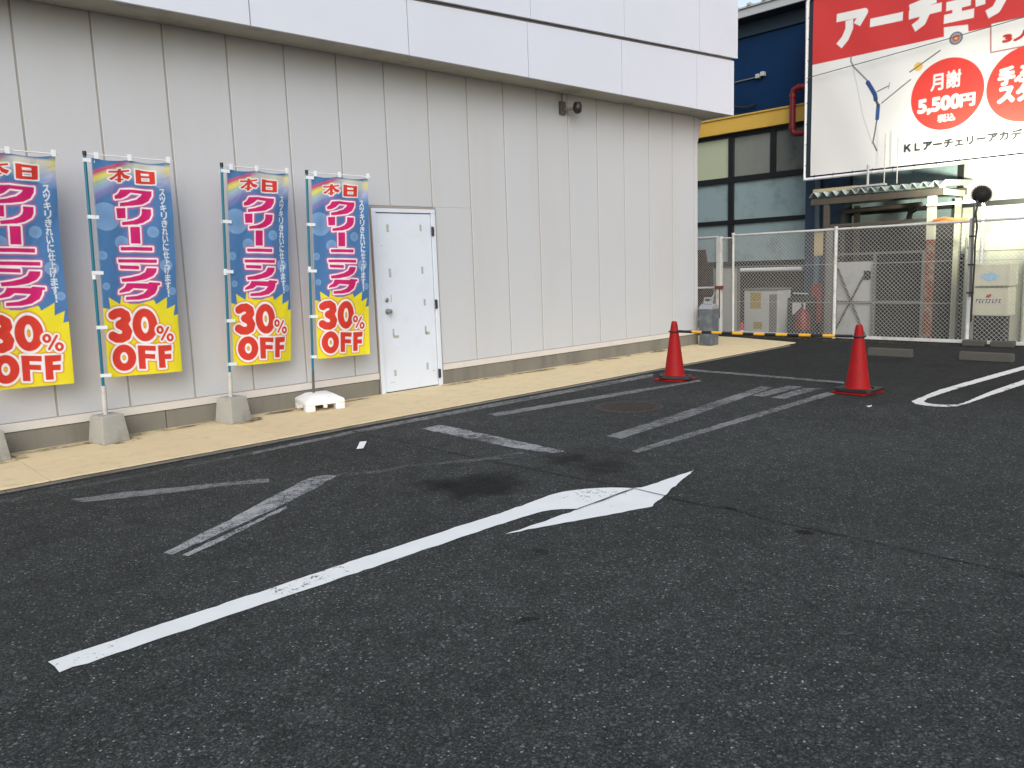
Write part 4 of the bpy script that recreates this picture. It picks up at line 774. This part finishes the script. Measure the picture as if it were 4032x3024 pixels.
for a, c in ((12.4, 14.6), (10.115, 12.3), (8.15, 9.985), (5.345, 7.3), (2.3, 5.25), (-0.8, 2.2)):
    for i, (z0, z1) in enumerate(rows):
        m = M_glass
        if a in (2.3, -0.8): m = M_pale
        if i == 2: m = M_pale if a in (2.3, -0.8) else M_lit if a > 10 else (M_glass2 if a in (5.345,) else M_glass)
        if i == 2 and a == 8.15:
            B_(MB().box(BX + 0.03, BX + 0.036, 9.09, c, z0, z1), 'window', mat('grey_frosted_glass', (0.24, 0.26, 0.235), 0.35, var=0.12), None)
            B_(MB().box(BX + 0.03, BX + 0.036, a, 8.97, z0, z1), 'window', M_glass2, None); continue
        B_(MB().box(BX + 0.03, BX + 0.036, a, c, z0, z1), 'window', m, None)
B_(MB().box(14.18, 14.47, 7.32, 8.12, -0.7, 6.13), 'pillar', M_blue2, bevel=0.006)
B_(MB().tube([(14.11, 7.82, -0.6), (14.11, 7.82, 5.9)], 0.055, 14), 'downpipe', M_blue3, smooth=True)
rp = MB().tube([(14.12, 7.5, 4.80), (14.12, 8.30, 4.80), (14.12, 8.375, 4.775), (14.12, 8.40, 4.70), (14.12, 8.40, 4.00), (14.12, 8.375, 3.925), (14.12, 8.30, 3.90), (14.12, 7.5, 3.86)], 0.062, 14)
for p in ((8.40, 4.66), (8.40, 4.04)): rp.lathe([(0.075, -0.035), (0.075, 0.035)], 14, (14.12, p[0], p[1]))
for y in (8.26,): rp.lathe([(0.075, -0.03), (0.075, 0.03)], 14, (14.12, y, 4.80), 'Y')
o = rp.build('red_pipe', M_redpipe, None, smooth=True); tag(o, 'thick red U-shaped pipe bracketing the blue pillar beside the sign', 'pipe')
jb = thing('junction_box', 'small white twin junction box with a conduit on the blue wall', 'junction box', (BX, 9.32, 5.28))
MB().box(-0.10, 0.0, -0.10, -0.01, -0.03, 0.06).box(-0.10, 0.0, 0.01, 0.10, -0.055, 0.035).build('box', M_whitem, jb, bevel=0.012)
MB().tube([(-0.03, 0.10, -0.02), (-0.03, 0.75, -0.03)], 0.014, 8).build('conduit', M_greym, jb)
o = MB().tube([(14.44, 9.98, 4.75), (14.42, 9.8, 4.69), (14.42, 9.6, 4.66), (14.44, 9.42, 4.70)], 0.022, 8).build('loose_cable', M_rubber, None, smooth=True); tag(o, 'short loop of black cable hanging on the blue wall above the yellow band', 'cable')
o = MB().tube([(14.30, 8.22, 1.155), (14.30, 9.80, 1.155)], 0.048, 12).build('white_pipe', M_white, None, smooth=True); tag(o, 'horizontal white pipe below the frosted windows behind the fence', 'pipe')

# ------------------------------------------------------------------ archery sign
SX = 13.2; k_ = (SX + 1.7552) / (13.9 + 1.7552)
SW, SH = 5.2, 3.36
def sign_print():
    c = Canvas(SW, SH, 0.0095, (0.74, 0.745, 0.745)); RD = (0.56, 0.045, 0.045); WH = (0.76, 0.76, 0.75)
    c.paint(c.cov(c.poly([(-1, 2.128), (SW + 1, 2.11), (SW + 1, 5), (-1, 5)])), RD)
    for p in SGN['strokes']:
        c.paint(c.cov(c.butt(p, 0.074)), WH)
    c.paint(c.cov(c.butt([(3.75, 2.62), (4.35, 2.62)], 0.074)), WH)
    c.paint(c.cov(c.poly(SGN['tab'])), WH)
    t0 = SGN['target'][0]
    for r, col in ((0.108, (0.10, 0.12, 0.16)), (0.085, (0.28, 0.32, 0.36)), (0.058, (0.50, 0.10, 0.08)), (0.026, (0.70, 0.42, 0.08))): c.paint(c.cov(c.circ(t0, r)), col)
    b3 = [(3.145, 2.16), (5.0, 2.15), (5.0, 1.70), (3.165, 1.71)]; d = c.poly(b3); c.paint(c.cov(d - 0.02), (0.36, 0.08, 0.08)); c.paint(c.cov(d), WH)
    RC = (0.66, 0.055, 0.045); c.paint(c.cov(c.ell(SGN['c1'][0], 0.60, 0.605)), RC); c.paint(c.cov(c.ell(SGN['c2'][0], 0.60, 0.605)), RC)
    def tx(key, col, bold, body=None, dx=0.0, shrink=1.0):
        (x0, y0), (x1, y1) = SGN['t'][key]; c.paint(c.text(body or key, min(x0, x1) + dx, min(y0, y1), max(x0, x1) + dx, max(y0, y1), bold), col)
    tx('月謝', WH, 0.007); tx('税込', WH, 0.005)
    (x0, y0), (x1, y1) = SGN['t']['5,500円']; ym = y0
    c.paint(c.text('5,500', 2.02, 0.86, 2.70, 1.115, 0.017), WH); c.paint(c.text('円', 2.72, 0.895, 2.94, 1.09, 0.012), WH)
    tx('手ぶ', WH, 0.016); tx('スタ', WH, 0.02); tx('3人', (0.50, 0.03, 0.03), 0.015)
    c.paint(c.text('ＫＬアーチェリーアカデミー', 1.80, 0.235, 4.02, 0.385, 0.012), (0.03, 0.03, 0.035))
    bo = SGN['bow']; DK = (0.05, 0.055, 0.07)
    c.paint(c.cov(c.seg(bo[4]) - 0.006) * 0.8, (0.36, 0.37, 0.38)); c.paint(c.cov(c.seg(bo[0]) - 0.013), (0.16, 0.18, 0.24)); c.paint(c.cov(c.seg(bo[3]) - 0.013), (0.10, 0.11, 0.13))
    c.paint(c.cov(c.seg(bo[1]) - 0.040), (0.03, 0.07, 0.22)); c.paint(c.cov(c.seg(bo[2]) - 0.036), (0.04, 0.09, 0.26)); c.paint(c.cov(c.seg([bo[1][-1], bo[2][0]]) - 0.022), DK)
    for p in (bo[5], bo[6], bo[7]): c.paint(c.cov(c.seg(p) - 0.009), DK)
    e = bo[6][-1]; c.paint(c.cov(c.seg([(e[0] - .01, e[1] - .05), (e[0] + .01, e[1] + .05)]) - 0.008), (0.3, 0.3, 0.3))
    c.paint(c.cov(c.circ(bo[8][0], 0.075)), (0.72, 0.46, 0.12)); c.paint(c.cov(c.seg([bo[7][0], bo[8][0]]) - 0.012), (0.55, 0.38, 0.12)); c.paint(c.cov(c.seg(bo[7]) - 0.008), DK)
    return c
sg = thing('sign_board', 'large white and red archery school signboard in a white tube frame', 'sign', (SX, 5.0, 2.9))
SO = Vector((SX, 5.0, 2.9)); sy = lambda s: (7.88 - s) * k_; sz = lambda t: 1.41157 + (3.0 + t - 1.41157) * k_
def sf(X, Y):
    y = sy(X); z = sz(Y); bulge = 0.012 * np.sin(X * 2.1) * np.sin(Y * 1.7) + 0.005 * np.sin(X * 6 + Y * 3)
    return np.full(X.shape, SX - SO.x) - bulge, y - SO.y, z - SO.z
sign_print().mesh('banner_sheet', sf, print_mat('sign_sheet', 0.55, 0.0, 0.12), sg)
ya, yb, za, zb = sy(-0.11), sy(SW + 0.06), sz(-0.06), sz(SH + 0.04)
def Gs(b, name, m, **k): o = b.build(name, m, sg, **k); o.location = -SO; return o
Gs(MB().tube([(SX - 0.02, ya, za), (SX - 0.02, ya, zb - 0.08), (SX - 0.02, ya - 0.03, zb - 0.02), (SX - 0.02, ya - 0.10, zb)] + [(SX - 0.02, yb, zb), (SX - 0.02, yb, za)], 0.034, 10, closed=True), 'frame', M_white, smooth=True)
Gs(MB().box(SX + 0.03, SX + 0.045, yb, ya, za + 0.03, zb), 'backing', M_navy)
for i in range(14): y = sy(0.1 + i * 0.38); Gs(MB().tube([(SX - 0.045, y, za - 0.02), (SX - 0.045, y - 0.01, za + 0.07)], 0.006, 6), 'lace', M_rubber)
for i in range(8): z = sz(0.2 + i * 0.4); Gs(MB().tube([(SX - 0.045, ya + 0.03, z), (SX - 0.03, ya - 0.06, z + 0.02)], 0.006, 6), 'lace', M_rubber)
for y in (ya - 0.35, 5.4, 3.6): Gs(MB().box(SX + 0.05, 14.46, y - 0.03, y + 0.03, 5.0, 5.06).box(SX + 0.05, 14.44, y - 0.03, y + 0.03, 3.05, 3.11), 'bracket', M_greym)
o = MB().tube([(SX - 0.09, sy(SGN['wire'][0][0] - 0.12), sz(1.88)), (SX - 0.10, sy(1.3), sz(1.965)), (SX - 0.09, sy(SGN['wire'][1][0]), sz(2.046)), (SX - 0.09, sy(5.2), sz(2.25))], 0.007, 6).build('overhead_wire', M_poled, None); tag(o, 'thin dark wire strung across the front of the signboard', 'wire')

# ------------------------------------------------------------------ lean-to canopy under the sign
ca = thing('canopy', 'corrugated pale sheet canopy on rusty posts below the signboard', 'canopy', (13.2, 6.2, -0.7))
def K_(b, name, m, **k): o = b.build(name, m, ca, **k); o.location = (-13.2, -6.2, 0.7); return o
cr = MB(); n = 150; th = 0.006
for lay in (0, 1):
    for i in range(n + 1):
        y = 5.04 + (7.44 - 5.04) * i / n; w = abs(2 * (((y - 5.04) / 0.178) % 1.0) - 1); dz = -0.105 * (1 - w) + 0.0
        cr.v += [(12.98, y, 2.605 + dz - lay * th), (14.35, y, 2.665 + dz * 0.9 - lay * th)]
off = 2 * (n + 1)
for i in range(n):
    a = 2 * i; cr.f += [(a, a + 2, a + 3, a + 1), (off + a, off + a + 1, off + a + 3, off + a + 2), (a, off + a, off + a + 2, a + 2), (a + 1, a + 3, off + a + 3, off + a + 1)]
K_(cr, 'corrugated_roof', M_corr)
K_(MB().box(13.02, 13.10, 5.1, 7.42, 2.36, 2.475).box(14.16, 14.24, 5.1, 7.30, 2.40, 2.52), 'beam', M_beam, bevel=0.004)
K_(MB().box(13.02, 13.14, 5.08, 5.14, 2.476, 2.53).box(13.11, 14.15, 5.10, 5.17, 2.37, 2.47), 'end_beam', M_cream)
for x, y, m in ((13.06, 7.12, M_beam), (14.2, 7.05, M_beam), (14.2, 5.22, M_cream)): K_(MB().box(x - 0.045, x + 0.045, y - 0.045, y + 0.045, -0.7, 2.355), 'post', m, bevel=0.005)
po = K_(MB().box(13.015, 13.105, 5.195, 5.325, 1.62, 2.355), 'post', M_cream, bevel=0.005)
o = MB().box(13.018, 13.102, 5.20, 5.32, -0.7, 1.618).build('post_foot', M_rust, po)
K_(MB().box(13.03, 13.09, 5.33, 7.07, 1.93, 1.985), 'cross_beam', M_beam)
for y0, y1 in ((7.45, 6.62),): K_(MB().box(13.16, 13.22, y1, y0, 2.60, 2.665), 'ridge_board', M_board)
K_(MB().box(13.00, 13.12, 6.05, 6.62, 2.615, 2.645).tube([(13.06, 6.37, 2.645), (13.06, 6.37, 3.0)], 0.022, 10), 'sign_prop', M_whitem)

# pipework behind the canopy
pw = thing('pipework', 'tan and white pipes with elbows running under the corrugated canopy', 'pipes', (13.7, 6.3, 1.6))
W_ = lambda b, name, m: (lambda o: setattr(o, 'location', (-13.7, -6.3, -1.6)))(b.build(name, m, pw, smooth=True))
W_(MB().tube([(13.8, 7.15, 1.2), (13.8, 7.15, 2.18), (13.8, 7.10, 2.24), (13.8, 6.80, 2.25), (13.8, 5.7, 2.27)], 0.045, 12), 'tan_pipe', M_beam)
W_(MB().tube([(13.7, 5.75, 2.20), (13.7, 5.85, 2.14), (13.7, 5.88, 2.02)], 0.05, 12).lathe([(0.075, -0.02), (0.075, 0.02)], 14, (13.7, 5.88, 2.0)), 'black_elbow', M_black)
W_(MB().tube([(12.8, 5.25, 2.19), (12.8, 4.45, 2.195), (12.8, 4.40, 2.17), (12.8, 4.385, 2.12), (12.8, 4.385, 1.2)], 0.022, 10), 'white_pipe', M_white)
o = MB().tube([(12.9, 5.18, 1.93), (12.88, 5.0, 1.965), (12.9, 4.82, 1.93), (12.88, 4.64, 1.92)], 0.022, 8).tube([(12.9, 5.15, 1.90), (12.88, 4.9, 1.925), (12.9, 4.6, 1.90)], 0.02, 8).build('orange_hose', mat('orange_hose', (0.48, 0.17, 0.05), 0.5), None, smooth=True); tag(o, 'loops of orange hose resting beside the canopy post', 'hose')

# ------------------------------------------------------------------ things behind the fence
def at_(name, lb, cat, x, y, z=-0.7, rz=0.0): return thing(name, lb, cat, (x, y, z), rz)
cg = at_('storage_rack', 'grey steel frame with a white X-braced door under the canopy', 'storage rack', 13.65, 6.2)
def R_(b, name, m, **k): o = b.build(name, m, cg, **k); o.location = (-13.65, -6.2, 0.7); return o
R_(MB().box(13.62, 13.65, 6.47, 7.15, -0.7, 1.275), 'white_door', M_whitem, bevel=0.004)
for (ya_, za_), (yb_, zb_) in (((7.12, 1.15), (6.55, -0.15)), ((6.62, 1.0), (7.15, -0.05)), ((7.14, 0.52), (6.42, 0.50))): R_(MB().tube([(13.58, ya_, za_), (13.58, yb_, zb_)], 0.017, 8), 'brace', M_poled)
R_(MB().box(13.605, 13.615, 6.50, 6.63, 0.93, 1.10), 'notice', M_dark)
for y in (7.20, 6.42, 5.55): R_(MB().box(13.56, 13.61, y - 0.025, y + 0.025, -0.7, 1.40), 'upright', M_greym)
R_(MB().box(13.56, 13.61, 5.52, 7.23, 1.402, 1.445).box(13.57, 13.60, 5.58, 6.39, 0.50, 0.535), 'rail', M_greym)
R_(MB().box(13.72, 13.74, 5.3, 6.45, -0.7, 1.39), 'back_sheet', M_dark)
R_(MB().box(14.26, 14.28, 5.3, 7.3, -0.7, 1.95), 'rear_sheet', M_dark)

tk = at_('water_tank', 'tall cream panel tank with rounded edges behind the floodlight post', 'tank', 13.9, 3.4)
def T_(b, name, m, **k): o = b.build(name, m, tk, **k); o.location = (-13.9, -3.4, 0.7); return o
T_(MB().box(13.55, 14.4, 1.6, 4.90, -0.65, 1.72), 'tank_body', M_tank, bevel=0.13, seg=4, smooth=True)
T_(MB().box(13.53, 13.56, 1.7, 4.8, 1.40, 1.425).tube([(13.5, 3.9, -0.6), (13.5, 3.9, 1.15), (13.5, 3.88, 1.2)], 0.055, 12), 'rib', M_tank)
wb = at_('utility_box', 'two-part white utility box with a blue sticker and a red and navy mark', 'utility box', 13.05, 4.2)
def U_(b, name, m, **k): o = b.build(name, m, wb, **k); o.location = (-13.05, -4.2, 0.7); return o
U_(MB().box(12.88, 13.3, 3.97, 4.53, 0.825, 1.18), 'upper_box', M_cream, bevel=0.012)
U_(MB().box(12.92, 13.3, 3.99, 4.53, 0.34, 0.80), 'lower_box', M_cream, bevel=0.012)
U_(MB().box(12.95, 13.25, 4.05, 4.5, -0.7, 0.335), 'stand', M_dark)
blob = [(4.41, .98), (4.36, 1.03), (4.31, 1.025), (4.26, 1.05), (4.20, 1.03), (4.15, 1.0), (4.10, .975), (4.15, .945), (4.20, .925), (4.25, .90), (4.31, .915), (4.36, .95)]
U_(MB().add([(12.8785, y, z) for y, z in blob] + [(12.8765, y, z) for y, z in blob], [tuple(range(12)), tuple(range(12, 24))[::-1]]), 'blue_sticker', mat('pale_blue_sticker', (0.30, 0.50, 0.66), 0.6, var=0.3, scale=18))
U_(MB().add([(12.9165, 4.33, 0.635), (12.9165, 4.30, 0.69), (12.9165, 4.24, 0.69), (12.9165, 4.255, 0.64)], [(0, 1, 2, 3)]), 'red_mark', M_red)
mk = MB(); x_ = 12.9165
for i in range(8):
    y = 4.47 - i * 0.048
    mk.add([(x_, y, 0.545), (x_, y - 0.012, 0.545), (x_, y - 0.022, 0.61), (x_, y - 0.010, 0.61)], [(0, 1, 2, 3)]); mk.add([(x_, y - 0.014, 0.597), (x_, y - 0.036, 0.597), (x_, y - 0.036, 0.610), (x_, y - 0.014, 0.610)], [(0, 1, 2, 3)])
    if i % 2: mk.add([(x_ + .0001, y - 0.012, 0.568), (x_ + .0001, y - 0.034, 0.545), (x_ + .0001, y - 0.044, 0.545), (x_ + .0001, y - 0.022, 0.568)], [(0, 1, 2, 3)])
U_(mk, 'navy_mark', mat('navy_print', (0.02, 0.03, 0.12), 0.5))

cb = at_('electrical_cabinet', 'white metal cabinet with yellowed notices behind the fence', 'cabinet', 12.85, 8.18)
def E_(b, name, m, **k): o = b.build(name, m, cb, **k); o.location = (-12.85, -8.18, 0.7); return o
E_(MB().box(12.6, 13.1, 7.84, 8.57, -0.62, 0.78), 'body', M_whitem, bevel=0.012)
E_(MB().box(12.58, 13.12, 7.82, 8.59, 0.785, 0.81), 'lid', M_greym, bevel=0.005)
E_(MB().box(12.594, 12.599, 8.20, 8.43, 0.42, 0.74), 'notice', M_notice); E_(MB().box(12.594, 12.599, 8.17, 8.36, 0.02, 0.16), 'notice', M_notice)
E_(MB().box(12.595, 12.6, 7.86, 8.02, -0.3, 0.70), 'vent', M_greym)
E_(MB().box(12.62, 13.08, 7.86, 8.55, -0.7, -0.625), 'feet', M_dark)

def extinguisher(name, lb, x, y, z, r, h, m):
    t = at_(name, lb, 'fire extinguisher', x, y, z)
    MB().lathe([(r * 0.9, 0), (r, 0.02), (r, h * 0.78), (r * 0.75, h * 0.87), (r * 0.28, h * 0.92)], 22).build('cylinder', m, t, smooth=True)
    MB().tube([(0, 0, h * 0.9), (0, 0, h)], 0.02, 10).obox((-0.02, 0, h + 0.01), 0.13, 0.025, 0.018, 0.6, 0, 0.25).build('valve', M_black, t)
    MB().tube([(0.0, 0.0, h * 0.95), (-r * 0.9, r * 0.6, h * 0.85), (-r * 1.1, r * 0.5, h * 0.5)], 0.013, 8).build('hose', M_rubber, t, smooth=True)
    MB().lathe([(r * 1.01, h * 0.40), (r * 1.01, h * 0.60)], 22, cap=False).build('label', M_paper if m is M_red else M_dark, t)
    return t
extinguisher('fire_extinguisher', 'small red fire extinguisher behind the thin fence post, left of the cabinet', 12.32, 8.47, -0.30, 0.06, 0.52, M_red)
MB_box = MB().box(-0.09, 0.09, -0.09, 0.09, 0.0, 0.395).build('stand_block', M_conc3, None, bevel=0.01); MB_box.location = (12.32, 8.47, -0.7); tag(MB_box, 'grey concrete block under the small red fire extinguisher', 'concrete block')
extinguisher('gas_cylinder', 'large dark red wheeled extinguisher cylinder right of the white cabinet', 12.65, 7.36, -0.7, 0.135, 1.22, mat('dark_red_paint', (0.16, 0.012, 0.014), 0.4, var=0.2))['category'] = 'gas cylinder'
hb = at_('hose_box', 'tall narrow faded red hose cabinet at the foot of the blue pillar', 'hose cabinet', 13.55, 7.49)
MB().box(-0.09, 0.09, -0.115, 0.115, 0.80, 1.56).build('box', mat('faded_red_paint', (0.22, 0.045, 0.04), 0.6, var=0.15), hb, bevel=0.008); MB().box(-0.05, 0.05, -0.06, 0.06, 0.0, 0.795).build('leg', M_dark, hb)
MB().box(-0.095, -0.091, -0.09, 0.09, 0.85, 1.50).build('front_panel', mat('faded_red_front', (0.26, 0.055, 0.05), 0.6, var=0.15), hb)
o = MB().box(11.645, 11.66, 6.50, 6.655, 1.415, 1.845).build('cream_board', M_board, None, bevel=0.003); tag(o, 'blank cream board hung on the fence next to the blue pillar', 'board')
gl = at_('pale_upright', 'pale grey steel upright standing beside the fence post under the canopy', 'post', 12.9, 6.98)
MB().box(-0.05, 0.05, -0.05, 0.05, 0, 2.62).build('shaft', M_greym, gl, bevel=0.006); MB().box(-0.09, 0.09, -0.09, 0.09, 0, 0.03).build('foot_plate', M_greym, gl)
# pale sheet, brown rack at the left end
sh = at_('pale_sheet', 'pale grey metal screen leaning behind the gate', 'screen', 12.05, 8.62)
MB().box(-0.012, 0.012, -0.24, 0.30, 0.0, 1.93).build('sheet', M_whitem, sh); MB().box(-0.03, 0.03, -0.27, -0.243, 0.0, 1.95).box(-0.03, 0.03, -0.27, 0.30, 1.932, 1.955).build('edge', M_greym, sh)
bk = at_('brown_cart', 'dark red-brown wooden rack with slanted side behind the gate', 'rack', 12.45, 9.35)
b = MB().add([(-0.02, -0.15, 0.0), (-0.02, -0.12, 1.50), (-0.02, 0.03, 2.32), (-0.02, 0.45, 2.32), (-0.02, 0.45, 0.0), (0.02, -0.15, 0.0), (0.02, -0.12, 1.50), (0.02, 0.03, 2.32), (0.02, 0.45, 2.32), (0.02, 0.45, 0.0)], [(4, 3, 2, 1, 0), (5, 6, 7, 8, 9), (0, 1, 6, 5), (1, 2, 7, 6), (2, 3, 8, 7), (3, 4, 9, 8), (4, 0, 5, 9)])
b.build('side_panel', mat('brown_red_wood', (0.05, 0.02, 0.018), 0.6, var=0.3), bk)
for z in (0.5, 1.1, 1.7): MB().box(0.022, 0.5, -0.08, 0.44, z, z + 0.03).build('shelf', M_dark, bk)
# fallen bits and small clutter low behind the fence
cl = MB(); random.seed(3)
for _ in range(26): cl.obox((random.uniform(12.0, 12.7), random.uniform(4.5, 6.0), -0.66 + random.uniform(0, 0.3)), random.uniform(.05, .2), random.uniform(.05, .2), random.uniform(.04, .12), random.uniform(0, 3), random.uniform(-.4, .4))
o = cl.build('rubble_heap', mat('rubble', (0.14, 0.12, 0.11), 0.9, var=0.4, scale=9), None); o['kind'] = 'stuff'; tag(o, 'low heap of grey rubble behind the fence below the rusty post', 'rubble')

# more of the yard's clutter
pm = at_('pump_unit', 'dark machine with white fittings between the white cabinet and the red cylinder', 'pump', 13.15, 7.62)
def P_(b, name, m, **k): o = b.build(name, m, pm, **k); o.location = (-13.15, -7.62, 0.7); return o
P_(MB().box(12.95, 13.35, 7.42, 7.83, -0.62, 0.62), 'casing', M_dark, bevel=0.02)
P_(MB().box(12.90, 12.947, 7.45, 7.70, 0.30, 0.52), 'control_box', M_whitem, bevel=0.008)
P_(MB().tube([(12.9, 7.38, 0.70), (12.9, 7.68, 0.71)], 0.014, 8), 'handle', M_whitem)
P_(MB().tube([(12.9, 7.75, 0.2), (12.85, 7.75, 0.05), (12.85, 7.6, -0.1), (12.9, 7.5, -0.3)], 0.025, 8), 'hose', M_rubber, smooth=True)
P_(MB().box(12.93, 13.37, 7.40, 7.85, -0.7, -0.622), 'skid', M_rust)
for y, z0, z1, lb in ((5.86, 2.62, 3.42, 'thin pale rod standing on the canopy in front of the sign lettering'), (6.08, 2.62, 3.50, 'thin pale rod standing on the canopy left of the sign lettering')):
    o = MB().tube([(13.06, y, z0), (13.06, y, z1)], 0.010, 8).build('rod', M_polew, None); tag(o, lb, 'rod')
o = MB().tube([(14.42, 7.2, 3.1), (14.42, 6.2, 3.0), (14.42, 5.5, 3.08), (14.42, 4.6, 3.02), (14.42, 3.0, 3.09)], 0.012, 6).build('wall_cable', M_rubber, None, smooth=True); tag(o, 'black cable sagging along the facade just under the signboard', 'cable')
for i, (y, z, lb) in enumerate(((4.75, 1.55, 'small cream junction box high on the tank, nearest the canopy post'), (3.75, 1.98, 'small grey box on the pale wall behind the floodlight'))):
    t = at_('meter_box', lb, 'junction box', 13.53 if i == 0 else 14.49, y, z); MB().box(-0.06, 0.0, -0.06, 0.06, -0.08, 0.08).build('cover', M_cream if i == 0 else M_greym, t, bevel=0.012); MB().tube([(-0.03, 0, -0.08), (-0.03, 0, -0.55)], 0.012, 8).build('conduit', M_greym, t)
